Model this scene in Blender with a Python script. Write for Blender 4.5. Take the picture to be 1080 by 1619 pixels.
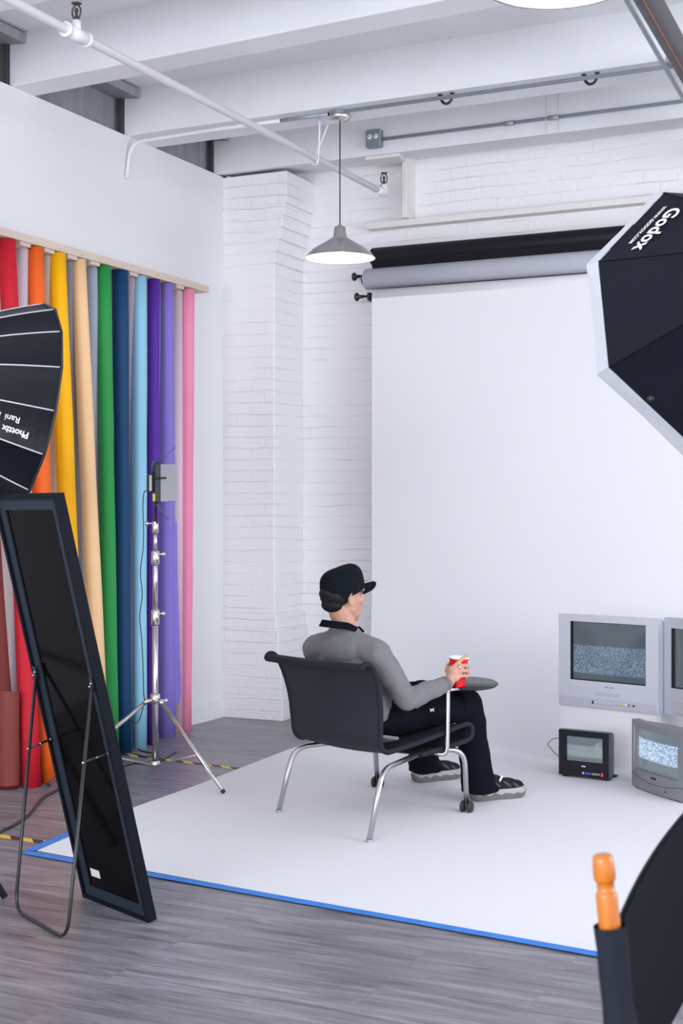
import bpy, math, random
from math import sin, cos, pi, radians, sqrt, atan2
from mathutils import Vector, Matrix, Euler
random.seed(7)
scene = bpy.context.scene
for o in list(bpy.data.objects): bpy.data.objects.remove(o)
COL = scene.collection

# ------------------------------------------------------------------ camera, world, light, exposure
EYE = 1.4; YAW = radians(25.51); FPX = 2200.0
cam_d = bpy.data.cameras.new('camera'); cam = bpy.data.objects.new('camera', cam_d); COL.objects.link(cam)
cam.location = (0, 0, EYE); cam.rotation_euler = (radians(90), 0, YAW)
cam_d.sensor_fit = 'VERTICAL'; cam_d.sensor_height = 36; cam_d.lens = FPX/1619*36
cam_d.shift_y = 2.5/1619; cam_d.clip_start = 0.05
cam_d.dof.use_dof = True; cam_d.dof.focus_distance = 6.6; cam_d.dof.aperture_fstop = 8.0
scene.camera = cam
world = bpy.data.worlds.new('world'); scene.world = world; world.use_nodes = True
bg = world.node_tree.nodes['Background']; bg.inputs[0].default_value = (0.87, 0.91, 1.0, 1); bg.inputs[1].default_value = 1.1
def area(name, loc, target, sx, sy, power, col=(1, 1, 1)):
    l = bpy.data.lights.new(name, 'AREA'); l.shape = 'RECTANGLE'; l.size = sx; l.size_y = sy; l.energy = power; l.color = col
    o = bpy.data.objects.new(name, l); COL.objects.link(o); o.location = loc
    o.rotation_euler = (Vector(target)-Vector(loc)).to_track_quat('-Z', 'Y').to_euler(); return o
area('fill_light', (-2.2, -3.8, 1.9), (-2.6, 8.0, 2.9), 4.5, 2.2, 200, (0.93, 0.95, 1.0))  # added soft fill from behind the viewpoint, no window there
area('fill_light', (3.8, 4.6, 2.0), (-2.8, 8.6, 2.2), 3.2, 2.2, 128, (0.95, 0.97, 1.0))  # added side fill from the open right, aimed at the backdrop
area('overhead_fill', (-2.0, 3.4, 3.45), (-2.8, 8.0, 1.2), 4.0, 1.2, 14, (0.96, 0.97, 1.0))  # added fill above the frame to soften shadows, no fitting modelled
scene.view_settings.view_transform = 'Standard'; scene.view_settings.look = 'None'
scene.view_settings.gamma = 1; scene.view_settings.use_curve_mapping = False
scene.view_settings.exposure = 0.66

# ------------------------------------------------------------------ helpers
FW = Vector((-sin(YAW), cos(YAW), 0)); RT = Vector((cos(YAW), sin(YAW), 0)); UP = Vector((0, 0, 1))
def C(x, z, h): return RT*x + FW*z + UP*h                      # metres right of, ahead of the viewpoint, height
def px(u, v, t): return C((u-540)/FPX*t, t, EYE-(v-812)/FPX*t)  # a sight line followed for t metres
def fl(u, v, h=0.0):
    t = (EYE-h)*FPX/(v-812); p = px(u, v, t); p.z = h; return p
def onY(u, v, Y):
    d = FW+RT*((u-540)/FPX); return px(u, v, Y/d.y)
def onX(u, v, X):
    d = FW+RT*((u-540)/FPX); return px(u, v, X/d.x)

def lerp(a, b, k): return a+(b-a)*k
def catmull(pts, n=6):
    pts = [Vector(p) for p in pts]; out = []
    for i in range(len(pts)-1):
        p0 = pts[max(i-1, 0)]; p1 = pts[i]; p2 = pts[i+1]; p3 = pts[min(i+2, len(pts)-1)]
        for k in range(n):
            t = k/n
            out.append(0.5*((2*p1)+(p2-p0)*t+(2*p0-5*p1+4*p2-p3)*t*t+(3*p1-p0-3*p2+p3)*t**3))
    out.append(pts[-1]); return out
def bend(pts, r, n=6):
    pts = [Vector(p) for p in pts]; out = [pts[0]]
    for i in range(1, len(pts)-1):
        a = pts[i-1]-pts[i]; b = pts[i+1]-pts[i]
        ra = min(r, a.length*.45); rb = min(r, b.length*.45)
        A = pts[i]+a.normalized()*ra; B = pts[i]+b.normalized()*rb
        for k in range(n+1):
            t = k/n; out.append(A*(1-t)**2+pts[i]*2*t*(1-t)+B*t*t)
    out.append(pts[-1]); return out

class MB:
    def __init__(s): s.v = []; s.f = []; s.sm = []
    def add(s, vs, fs, smooth=False, mat=None):
        n = len(s.v)
        for p in vs:
            p = Vector(p); s.v.append(mat @ p if mat else p)
        for f in fs: s.f.append([i+n for i in f]); s.sm.append(smooth)
        return s
    def box(s, c, size, M=None, bev=0.0):
        x, y, z = [k/2 for k in size]; c = Vector(c)
        if bev <= 0:
            vs = [Vector((a*x, b*y, d*z)) for a in (-1, 1) for b in (-1, 1) for d in (-1, 1)]
            fs = [(0, 1, 3, 2), (4, 6, 7, 5), (0, 4, 5, 1), (2, 3, 7, 6), (0, 2, 6, 4), (1, 5, 7, 3)]
        else:
            b_ = min(bev, x*.9, y*.9, z*.9); vs = []; idx = {}
            for a in (-1, 1):
                for b in (-1, 1):
                    for d in (-1, 1):
                        for ax in range(3):
                            p = [a*(x-b_), b*(y-b_), d*(z-b_)]; p[ax] = (a*x, b*y, d*z)[ax]
                            idx[(a, b, d, ax)] = len(vs); vs.append(Vector(p))
            fs = []
            q = [(-1, -1), (1, -1), (1, 1), (-1, 1)]
            for sg in (-1, 1):
                fs.append([idx[(sg, i, j, 0)] for i, j in q]); fs.append([idx[(i, sg, j, 1)] for i, j in q]); fs.append([idx[(i, j, sg, 2)] for i, j in q])
            for i in (-1, 1):
                for j in (-1, 1):
                    fs.append([idx[(-1, i, j, 1)], idx[(1, i, j, 1)], idx[(1, i, j, 2)], idx[(-1, i, j, 2)]])
                    fs.append([idx[(i, -1, j, 0)], idx[(i, 1, j, 0)], idx[(i, 1, j, 2)], idx[(i, -1, j, 2)]])
                    fs.append([idx[(i, j, -1, 0)], idx[(i, j, 1, 0)], idx[(i, j, 1, 1)], idx[(i, j, -1, 1)]])
                    for d in (-1, 1): fs.append([idx[(i, j, d, 0)], idx[(i, j, d, 1)], idx[(i, j, d, 2)]])
        vs = [c+(M @ p if M else p) for p in vs]
        return s.add(vs, fs)
    def tube(s, pts, r, seg=10, caps=True, flat=1.0, close=False):
        pts = [Vector(p) for p in pts]; n = len(pts)
        rs = r if isinstance(r, (list, tuple)) else [r]*n
        if len(rs) != n: rs = [lerp(rs[0], rs[-1], i/(n-1)) for i in range(n)]
        t0 = (pts[1]-pts[0]).normalized(); a = Vector((0, 0, 1)) if abs(t0.z) < .9 else Vector((1, 0, 0))
        nx = t0.cross(a).normalized(); vs = []
        for i, p in enumerate(pts):
            if close: t = (pts[(i+1) % n]-pts[i-1])
            else: t = (pts[min(i+1, n-1)]-pts[max(i-1, 0)])
            t = t.normalized() if t.length > 1e-9 else t0
            nx = (nx-t*nx.dot(t)).normalized(); ny = t.cross(nx)
            for k in range(seg):
                an = 2*pi*k/seg; vs.append(p+nx*cos(an)*rs[i]+ny*sin(an)*rs[i]*flat)
        fs = []
        for i in range(n if close else n-1):
            j = (i+1) % n
            for k in range(seg): fs.append((i*seg+k, i*seg+(k+1) % seg, j*seg+(k+1) % seg, j*seg+k))
        s.add(vs, fs, True)
        if caps and not close:
            b = len(s.v)-len(vs); s.f.append([b+k for k in range(seg)][::-1]); s.sm.append(False)
            s.f.append([b+(n-1)*seg+k for k in range(seg)]); s.sm.append(False)
        return s
    def lathe(s, prof, c, axis=(0, 0, 1), seg=32, smooth=True, ref=None):
        ax = Vector(axis).normalized(); a = Vector(ref) if ref else (Vector((1, 0, 0)) if abs(ax.x) < .9 else Vector((0, 1, 0)))
        e1 = (a-ax*a.dot(ax)).normalized(); e2 = ax.cross(e1); c = Vector(c); vs = []
        for r, h in prof:
            for k in range(seg):
                an = 2*pi*k/seg; vs.append(c+ax*h+(e1*cos(an)+e2*sin(an))*r)
        fs = [(i*seg+k, i*seg+(k+1) % seg, (i+1)*seg+(k+1) % seg, (i+1)*seg+k) for i in range(len(prof)-1) for k in range(seg)]
        return s.add(vs, fs, smooth)
    def ell(s, c, r, M=None, seg=20, rings=12):
        vs = []; c = Vector(c)
        for i in range(rings+1):
            th = pi*i/rings
            for k in range(seg):
                ph = 2*pi*k/seg; p = Vector((r[0]*sin(th)*cos(ph), r[1]*sin(th)*sin(ph), r[2]*cos(th)))
                vs.append(c+(M @ p if M else p))
        fs = [(i*seg+k, (i+1)*seg+k, (i+1)*seg+(k+1) % seg, i*seg+(k+1) % seg) for i in range(rings) for k in range(seg)]
        return s.add(vs, fs, True)
    def cap(s, a, b, ra, rb, n=5, seg=14):
        a = Vector(a); b = Vector(b)
        for p, r in ((a, ra), (b, rb)): s.ell(p, (r, r, r), seg=seg, rings=8)
        return s.tube([a, b], [ra, rb], seg=seg)
    def prism(s, poly, d):
        n = len(poly); poly = [Vector(p) for p in poly]; d = Vector(d)
        vs = poly+[p+d for p in poly]
        fs = [list(range(n))[::-1], list(range(n, 2*n))]+[(i, (i+1) % n, n+(i+1) % n, n+i) for i in range(n)]
        return s.add(vs, fs)
    def grid(s, rows, th=None, smooth=True, closed=False):
        n = len(rows); m = len(rows[0]); top = [Vector(p) for r in rows for p in r]
        fs = [(i*m+j, i*m+j+1, (i+1)*m+j+1, (i+1)*m+j) for i in range(n-1) for j in range(m-1)]
        if not th: return s.add(top, fs, smooth)
        nor = []
        for i in range(n):
            for j in range(m):
                a = top[min(i+1, n-1)*m+j]-top[max(i-1, 0)*m+j]; b = top[i*m+min(j+1, m-1)]-top[i*m+max(j-1, 0)]
                nn = a.cross(b); nor.append(nn.normalized() if nn.length > 1e-12 else Vector((0, 0, 1)))
        bot = [p+q*th for p, q in zip(top, nor)]; N = n*m
        fs2 = fs+[tuple(N+k for k in f[::-1]) for f in fs]
        bd = [(i*m, (i+1)*m) for i in range(n-1)]+[((n-1)*m+j, (n-1)*m+j+1) for j in range(m-1)]
        bd += [((i+1)*m+m-1, i*m+m-1) for i in range(n-1)]+[(j+1, j) for j in range(m-1)]
        s.add(top+bot, fs2, smooth)
        for a, b in bd: s.add([top[a], top[b], bot[b], bot[a]], [(0, 1, 2, 3)], False)
        return s

ROOT = {}
def rootmat(o):
    while o.parent: o = o.parent
    return ROOT[o.name]
def mkmesh(name, mb, mat, inv=None, fix=True):
    me = bpy.data.meshes.new(name)
    me.from_pydata([(inv @ p if inv else p)[:] for p in mb.v], [], mb.f)
    for p, q in zip(me.polygons, mb.sm): p.use_smooth = q
    if fix:
        import bmesh
        bm = bmesh.new(); bm.from_mesh(me); bmesh.ops.recalc_face_normals(bm, faces=bm.faces); bm.to_mesh(me); bm.free()
    me.materials.append(mat); me.update(); return me
def tag(o, label=None, cat=None, group=None, kind=None):
    if label: o['label'] = label
    if cat: o['category'] = cat
    if group: o['group'] = group
    if kind: o['kind'] = kind
    return o
def empty(name, loc, label, cat, group=None, rz=0):
    o = bpy.data.objects.new(name, None); COL.objects.link(o); o.location = loc; o.rotation_euler = (0, 0, rz)
    o.empty_display_size = .1; ROOT[o.name] = (Matrix.Translation(Vector(loc)) @ Matrix.Rotation(rz, 4, 'Z')).inverted()
    return tag(o, label, cat, group)
def part(name, mb, mat, parent, local=False, label=None):
    """mb in world coordinates (or in the thing's own when local)"""
    me = mkmesh(name, mb, mat, None if local else rootmat(parent))
    o = bpy.data.objects.new(name, me); COL.objects.link(o); o.parent = parent
    if label: o['label'] = label
    return o
def solo(name, mb, mat, label=None, cat=None, group=None, kind=None):
    xs = [p.x for p in mb.v]; ys = [p.y for p in mb.v]; zs = [p.z for p in mb.v]
    loc = Vector(((min(xs)+max(xs))/2, (min(ys)+max(ys))/2, min(zs)))
    inv = Matrix.Translation(-loc); me = mkmesh(name, mb, mat, inv)
    o = bpy.data.objects.new(name, me); COL.objects.link(o); o.location = loc; ROOT[o.name] = inv
    return tag(o, label, cat, group, kind)
def struct(name, mb, mat):
    return solo(name, mb, mat, kind='structure')
def copy_thing(o, loc, label):
    r = o.copy(); COL.objects.link(r); r.location = loc; r['label'] = label
    for ch in o.children:
        c = ch.copy(); COL.objects.link(c); c.parent = r
        for g in ch.children:
            d = g.copy(); COL.objects.link(d); d.parent = c
    return r
def remesh(o, vox, smooth=4, fac=.5):
    m = o.modifiers.new('remesh', 'REMESH'); m.mode = 'VOXEL'; m.voxel_size = vox; m.use_smooth_shade = True
    if smooth:
        k = o.modifiers.new('smooth', 'SMOOTH'); k.iterations = smooth; k.factor = fac
def ripple(o, size, strength):
    tx = bpy.data.textures.new('folds', 'CLOUDS'); tx.noise_scale = size; tx.noise_depth = 1
    d = o.modifiers.new('folds', 'DISPLACE'); d.texture = tx; d.strength = strength; d.mid_level = .5; d.texture_coords = 'GLOBAL'
def bevel(o, w, n=3):
    m = o.modifiers.new('bevel', 'BEVEL'); m.width = w; m.segments = n; m.limit_method = 'ANGLE'; m.harden_normals = False
def text_mb(txt, size, O, ex, ey, lift=0.001, ext=0.0006, align='CENTER', shear=0, bold=0.0):
    """lettering laid on a surface: O origin, ex reading direction, ey letters' up"""
    cu = bpy.data.curves.new('t', 'FONT'); cu.body = txt; cu.size = size; cu.align_x = align; cu.align_y = 'CENTER'
    cu.extrude = ext; cu.offset = bold; cu.shear = shear; cu.resolution_u = 3
    ob = bpy.data.objects.new('t', cu); COL.objects.link(ob)
    dg = bpy.context.evaluated_depsgraph_get(); me = bpy.data.meshes.new_from_object(ob.evaluated_get(dg))
    ex = Vector(ex).normalized(); ez = ex.cross(Vector(ey)).normalized(); ey = ez.cross(ex)
    mb = MB(); mb.add([Vector(O)+ex*v.co.x+ey*v.co.y+ez*(v.co.z+lift) for v in me.vertices], [tuple(p.vertices) for p in me.polygons])
    bpy.data.objects.remove(ob); bpy.data.curves.remove(cu); bpy.data.meshes.remove(me); return mb

# ------------------------------------------------------------------ materials
def mat(name, col, rough=.6, metal=0.0, spec=.5, emit=None, es=0, noise=None, bump=None, trans=0, coat=0, alpha=None, sheen=0):
    m = bpy.data.materials.new(name); m.use_nodes = True; nt = m.node_tree; b = nt.nodes['Principled BSDF']
    c = (*col, 1)
    b.inputs['Base Color'].default_value = c; b.inputs['Roughness'].default_value = rough; b.inputs['Metallic'].default_value = metal
    b.inputs['Specular IOR Level'].default_value = spec; b.inputs['Transmission Weight'].default_value = trans
    b.inputs['Coat Weight'].default_value = coat; b.inputs['Sheen Weight'].default_value = sheen
    if alpha is not None: b.inputs['Alpha'].default_value = alpha
    if emit: b.inputs['Emission Color'].default_value = (*emit, 1); b.inputs['Emission Strength'].default_value = es
    tc = nt.nodes.new('ShaderNodeTexCoord')
    if noise:                                             # (scale, amount, stretch)
        mp = nt.nodes.new('ShaderNodeMapping'); mp.inputs['Scale'].default_value = noise[2] if len(noise) > 2 else (1, 1, 1)
        nz = nt.nodes.new('ShaderNodeTexNoise'); nz.inputs['Scale'].default_value = noise[0]; nz.inputs['Detail'].default_value = 5
        rp = nt.nodes.new('ShaderNodeMapRange'); rp.inputs['From Min'].default_value = .3; rp.inputs['From Max'].default_value = .7
        rp.inputs['To Min'].default_value = 1-noise[1]; rp.inputs['To Max'].default_value = 1+noise[1]*.5
        mx = nt.nodes.new('ShaderNodeVectorMath'); mx.operation = 'SCALE'; mx.inputs[0].default_value = col
        nt.links.new(tc.outputs['Object'], mp.inputs[0]); nt.links.new(mp.outputs[0], nz.inputs['Vector']); nt.links.new(nz.outputs[0], rp.inputs[0])
        nt.links.new(rp.outputs[0], mx.inputs['Scale']); nt.links.new(mx.outputs[0], b.inputs['Base Color'])
    if bump:                                              # (scale, strength, distance, stretch)
        mp = nt.nodes.new('ShaderNodeMapping'); mp.inputs['Scale'].default_value = bump[3] if len(bump) > 3 else (1, 1, 1)
        nz = nt.nodes.new('ShaderNodeTexNoise'); nz.inputs['Scale'].default_value = bump[0]; nz.inputs['Detail'].default_value = 4
        bp = nt.nodes.new('ShaderNodeBump'); bp.inputs['Strength'].default_value = bump[1]; bp.inputs['Distance'].default_value = bump[2]
        nt.links.new(tc.outputs['Object'], mp.inputs[0]); nt.links.new(mp.outputs[0], nz.inputs['Vector'])
        nt.links.new(nz.outputs[0], bp.inputs['Height']); nt.links.new(bp.outputs[0], b.inputs['Normal'])
    return m
def srgb(r, g, b):
    f = lambda c: (c/255/12.92) if c/255 <= .04045 else ((c/255+.055)/1.055)**2.4
    return (f(r), f(g), f(b))

WHITE = (.80, .80, .83)
m_wall = mat('wall_paint', (.77, .77, .80), .75, noise=(1.2, .03), bump=(35, .12, .004))
m_ceil = mat('ceiling_paint', (.76, .77, .80), .7, noise=(2.0, .05), bump=(14, .25, .006))
m_paper = mat('white_paper', (.78, .78, .815), .85, spec=.2, bump=(1.6, .08, .02))
m_girder = mat('girder_paint', (.30, .31, .34), .6, noise=(12, .25, (1, 1, .2)))
m_steelgap = mat('dark_gap', (.05, .05, .06), .8)
m_pipe = mat('white_pipe_paint', (.78, .77, .79), .4, bump=(40, .2, .002))
m_galv = mat('galvanised_steel', (.36, .41, .46), .38, .45, noise=(30, .1))
m_nickel = mat('brushed_nickel', (.62, .60, .585), .27, .95, bump=(90, .1, .001, (1, 1, 14)))
m_chrome = mat('polished_steel', (.68, .67, .66), .2, 1.0)
m_legsteel = mat('satin_steel', (.50, .50, .51), .27, 1.0)
m_shadein = mat('shade_white_enamel', (.50, .50, .53), .6)
m_bulb = mat('bulb_glass', (1, 1, 1), .3, emit=(1, .97, .95), es=3)
m_black = mat('black_plastic', (.012, .013, .016), .4)
m_blackmetal = mat('black_metal', (.014, .016, .022), .32, .2, spec=.6)
m_wood = mat('pine_wood', (.66, .54, .45), .6, noise=(6, .15, (1, .12, 1)))
m_woodwhite = mat('painted_wood', (.76, .74, .72), .6, noise=(5, .05, (.2, 1, 1)))
m_sprink = mat('aged_brass', (.10, .09, .085), .45, .7)
m_rust = mat('dark_steel_pipe', (.075, .066, .074), .5, .3, noise=(9, .3))
m_rustline = mat('rust', (.36, .13, .06), .8)
m_softblack = mat('softbox_fabric', (.008, .010, .018), .5, spec=.12, bump=(9, .5, .012))
m_softtop = mat('softbox_fabric_satin', (.006, .007, .012), .4, spec=.2, bump=(9, .5, .01))
m_softwhite = mat('diffuser_cloth', (.56, .585, .63), .85)
m_piping = mat('reflective_piping', (.55, .57, .62), .35, .3)
m_print = mat('white_print', (.8, .8, .8), .6)
m_bluetape = mat('blue_masking_tape', (.035, .23, .72), .6, noise=(14, .12))
m_skin = mat('skin', (.56, .30, .22), .5, spec=.4, noise=(30, .06))
m_hair = mat('black_hair', (.007, .0065, .008), .6, spec=.3, noise=(160, .6, (1, 1, .15)), bump=(140, .8, .004, (1, 1, .12)))
m_cap = mat('cap_cloth', (.003, .006, .010), .85, spec=.15, bump=(300, .3, .001))
m_sweater = mat('grey_fleece', (.185, .182, .195), .95, spec=.1, sheen=.1, noise=(22, .10), bump=(12, .4, .012))
m_navy = mat('navy_knit', (.0035, .0045, .010), .9, spec=.12, bump=(11, .7, .014))
m_meshfab = mat('chair_mesh', (.027, .030, .040), .65, spec=.22, alpha=.93, bump=(260, .5, .0015))
m_meshedge = mat('chair_hem', (.015, .018, .026), .75, spec=.2)
m_tablet = mat('tablet_top', (.012, .012, .015), .3, noise=(8, .1))
m_red = mat('red_cup', (.72, .008, .012), .32)
m_cupwhite = mat('cup_inside', (.85, .85, .85), .4)
m_shoeblack = mat('shoe_black', (.009, .010, .014), .75, spec=.25, bump=(120, .4, .002))
m_shoegrey = mat('shoe_grey', (.06, .06, .07), .7)
m_solegrey = mat('sole_grey', (.13, .125, .125), .6)
m_solelight = mat('sole_light', (.36, .365, .38), .6)
m_rubber = mat('rubber', (.02, .02, .022), .6)
m_tvsilver = mat('tv_silver', (.58, .60, .67), .42, .1)
m_tvsilver2 = mat('tv_silver_side', (.50, .52, .59), .45, .1)
m_tvgrey = mat('tv_grey', (.235, .235, .255), .45, .15)
m_tvgrey2 = mat('tv_light_grey', (.36, .36, .37), .45, .1)
m_tvblack = mat('tv_black', (.007, .0075, .012), .4, spec=.35)
m_tvblackside = mat('tv_black_side', (.10, .105, .13), .45)
m_mirrorframe = mat('black_frame', (.006, .008, .013), .6, spec=.1, bump=(60, .15, .001))
m_mirrorlip = mat('frame_lip', (.024, .033, .048), .6, spec=.15)
m_mirrorback = mat('gloss_black_panel', (.0035, .003, .0035), .09, spec=.05)
m_mount = mat('label_paper', (.75, .75, .74), .6)
m_orangewood = mat('varnished_wood', (.62, .17, .012), .28, noise=(40, .2, (1, 1, .15)), coat=.4)
m_canvas = mat('black_canvas', (.005, .0065, .012), .9, spec=.12, bump=(350, .4, .001))
m_canvasseam = mat('canvas_hem', (.018, .022, .032), .9, spec=.15, bump=(300, .4, .001))
m_ledbody = mat('light_body', (.045, .05, .055), .4, .3)
m_ledsilver = mat('barn_door_inner', (.33, .33, .36), .45, .3)
m_teal = mat('label_teal', (.07, .17, .20), .4)
m_yellow = mat('yellow_print', (.75, .6, .05), .5)
m_blueled = mat('blue_button', (.05, .18, .8), .4)
m_redbtn = mat('red_button', (.75, .06, .1), .4)
m_string = mat('string', (.62, .56, .45), .8)

def nodes_of(m): return m.node_tree.nodes, m.node_tree.links, m.node_tree.nodes['Principled BSDF']
# painted brick: courses run along whichever way the face runs
def brick_mat():
    m = mat('painted_brick', (.77, .77, .80), .55); N, L, b = nodes_of(m)
    g = N.new('ShaderNodeNewGeometry'); s = N.new('ShaderNodeSeparateXYZ'); L.new(g.outputs['Position'], s.inputs[0])
    a = N.new('ShaderNodeMath'); a.operation = 'ADD'; L.new(s.outputs[0], a.inputs[0]); L.new(s.outputs[1], a.inputs[1])
    wz = N.new('ShaderNodeTexNoise'); wz.inputs['Scale'].default_value = 2.2; wz.inputs['Detail'].default_value = 3; L.new(g.outputs['Position'], wz.inputs['Vector'])
    mu = N.new('ShaderNodeMath'); mu.operation = 'MULTIPLY_ADD'; mu.inputs[1].default_value = .05; L.new(wz.outputs[0], mu.inputs[0]); L.new(s.outputs[2], mu.inputs[2])
    c = N.new('ShaderNodeCombineXYZ'); L.new(a.outputs[0], c.inputs[0]); L.new(mu.outputs[0], c.inputs[1])
    br = N.new('ShaderNodeTexBrick'); L.new(c.outputs[0], br.inputs['Vector'])
    br.inputs['Scale'].default_value = 1; br.inputs['Brick Width'].default_value = .215; br.inputs['Row Height'].default_value = .078
    br.inputs['Mortar Size'].default_value = .006; br.inputs['Mortar Smooth'].default_value = .6
    br.inputs['Color1'].default_value = (1, 1, 1, 1); br.inputs['Color2'].default_value = (.86, .86, .86, 1); br.inputs['Mortar'].default_value = (0, 0, 0, 1)
    n2 = N.new('ShaderNodeTexNoise'); n2.inputs['Scale'].default_value = 3.2; n2.inputs['Detail'].default_value = 5; L.new(g.outputs['Position'], n2.inputs['Vector'])
    r2 = N.new('ShaderNodeMapRange'); r2.inputs['From Min'].default_value = .42; r2.inputs['From Max'].default_value = .62; r2.inputs['To Min'].default_value = .12; r2.inputs['To Max'].default_value = .8
    L.new(n2.outputs[0], r2.inputs[0])
    iv = N.new('ShaderNodeMath'); iv.operation = 'SUBTRACT'; iv.inputs[0].default_value = 1; L.new(br.outputs['Color'], iv.inputs[1])
    dv = N.new('ShaderNodeMath'); dv.operation = 'DIVIDE'; dv.inputs[1].default_value = .078; L.new(mu.outputs[0], dv.inputs[0])
    pg = N.new('ShaderNodeMath'); pg.operation = 'PINGPONG'; pg.inputs[1].default_value = .5; L.new(dv.outputs[0], pg.inputs[0])
    hl = N.new('ShaderNodeMapRange'); hl.interpolation_type = 'SMOOTHSTEP'; hl.inputs['From Min'].default_value = .09; hl.inputs['From Max'].default_value = .0; L.new(pg.outputs[0], hl.inputs[0])
    wk = N.new('ShaderNodeMath'); wk.operation = 'MULTIPLY'; wk.inputs[1].default_value = .35; L.new(iv.outputs[0], wk.inputs[0])
    mxx = N.new('ShaderNodeMath'); mxx.operation = 'MAXIMUM'; L.new(hl.outputs[0], mxx.inputs[0]); L.new(wk.outputs[0], mxx.inputs[1])
    k = N.new('ShaderNodeMath'); k.operation = 'MULTIPLY'; L.new(mxx.outputs[0], k.inputs[0]); L.new(r2.outputs[0], k.inputs[1])
    n3 = N.new('ShaderNodeTexNoise'); n3.inputs['Scale'].default_value = 38; n3.inputs['Detail'].default_value = 5; L.new(g.outputs['Position'], n3.inputs['Vector'])
    h = N.new('ShaderNodeMath'); h.operation = 'MULTIPLY_ADD'; h.inputs[1].default_value = -1.3; L.new(k.outputs[0], h.inputs[0]); L.new(n3.outputs[0], h.inputs[2])
    bp = N.new('ShaderNodeBump'); bp.inputs['Strength'].default_value = .52; bp.inputs['Distance'].default_value = .010
    L.new(h.outputs[0], bp.inputs['Height']); L.new(bp.outputs[0], b.inputs['Normal'])
    cr = N.new('ShaderNodeMix'); cr.data_type = 'RGBA'; cr.inputs[6].default_value = (.84, .835, .86, 1); cr.inputs[7].default_value = (.66, .66, .71, 1)
    mm = N.new('ShaderNodeMath'); mm.operation = 'MULTIPLY'; mm.inputs[1].default_value = .25; L.new(k.outputs[0], mm.inputs[0]); L.new(mm.outputs[0], cr.inputs[0])
    L.new(cr.outputs[2], b.inputs['Base Color']); return m
m_brick = brick_mat()
def floor_mat():
    m = mat('grey_vinyl_planks', (.3, .3, .3), .36, spec=.45); N, L, b = nodes_of(m)
    g = N.new('ShaderNodeNewGeometry')
    br = N.new('ShaderNodeTexBrick'); L.new(g.outputs['Position'], br.inputs['Vector']); br.inputs['Scale'].default_value = 1
    br.inputs['Brick Width'].default_value = 1.22; br.inputs['Row Height'].default_value = .18; br.inputs['Mortar Size'].default_value = .0012; br.offset = .37
    br.inputs['Color1'].default_value = (0, 0, 0, 1); br.inputs['Color2'].default_value = (1, 1, 1, 1); br.inputs['Mortar'].default_value = (.5, .5, .5, 1)
    # every plank its own stretch of grain
    mk = N.new('ShaderNodeVectorMath'); mk.operation = 'MULTIPLY_ADD'; mk.inputs[1].default_value = (7.3, 3.1, 0)
    mp = N.new('ShaderNodeMapping'); mp.inputs['Scale'].default_value = (1.0, 9, 1)
    L.new(g.outputs['Position'], mp.inputs[0]); L.new(br.outputs['Color'], mk.inputs[0]); L.new(mp.outputs[0], mk.inputs[2])
    n1 = N.new('ShaderNodeTexNoise'); n1.inputs['Scale'].default_value = 2.0; n1.inputs['Detail'].default_value = 9; n1.inputs['Roughness'].default_value = .62; n1.inputs['Distortion'].default_value = 1.0
    L.new(mk.outputs[0], n1.inputs['Vector'])
    mp2 = N.new('ShaderNodeMapping'); mp2.inputs['Scale'].default_value = (3.0, 60, 1); L.new(g.outputs['Position'], mp2.inputs[0])
    n2 = N.new('ShaderNodeTexNoise'); n2.inputs['Scale'].default_value = 1.5; n2.inputs['Detail'].default_value = 5; L.new(mp2.outputs[0], n2.inputs['Vector'])
    ad = N.new('ShaderNodeMath'); ad.operation = 'MULTIPLY_ADD'; ad.inputs[1].default_value = .35; L.new(n2.outputs[0], ad.inputs[0]); L.new(n1.outputs[0], ad.inputs[2])
    rp = N.new('ShaderNodeValToRGB'); e = rp.color_ramp.elements
    e[0].position = .48; e[0].color = (*srgb(97, 94, 100), 1); e[1].position = .86; e[1].color = (*srgb(152, 150, 157), 1)
    x = rp.color_ramp.elements.new(.66); x.color = (*srgb(126, 123, 130), 1)
    L.new(ad.outputs[0], rp.inputs[0])
    mr = N.new('ShaderNodeMapRange'); mr.inputs['To Min'].default_value = .90; mr.inputs['To Max'].default_value = 1.08; L.new(br.outputs['Color'], mr.inputs[0])
    sc = N.new('ShaderNodeVectorMath'); sc.operation = 'SCALE'; L.new(rp.outputs[0], sc.inputs[0]); L.new(mr.outputs[0], sc.inputs['Scale'])
    mo = N.new('ShaderNodeMix'); mo.data_type = 'RGBA'; L.new(br.outputs['Fac'], mo.inputs[0]); L.new(sc.outputs[0], mo.inputs[6]); mo.inputs[7].default_value = (.16, .155, .165, 1)
    L.new(mo.outputs[2], b.inputs['Base Color'])
    bp = N.new('ShaderNodeBump'); bp.inputs['Strength'].default_value = .15; bp.inputs['Distance'].default_value = .003; L.new(n2.outputs[0], bp.inputs['Height']); L.new(bp.outputs[0], b.inputs['Normal'])
    return m
m_floor = floor_mat()
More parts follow.
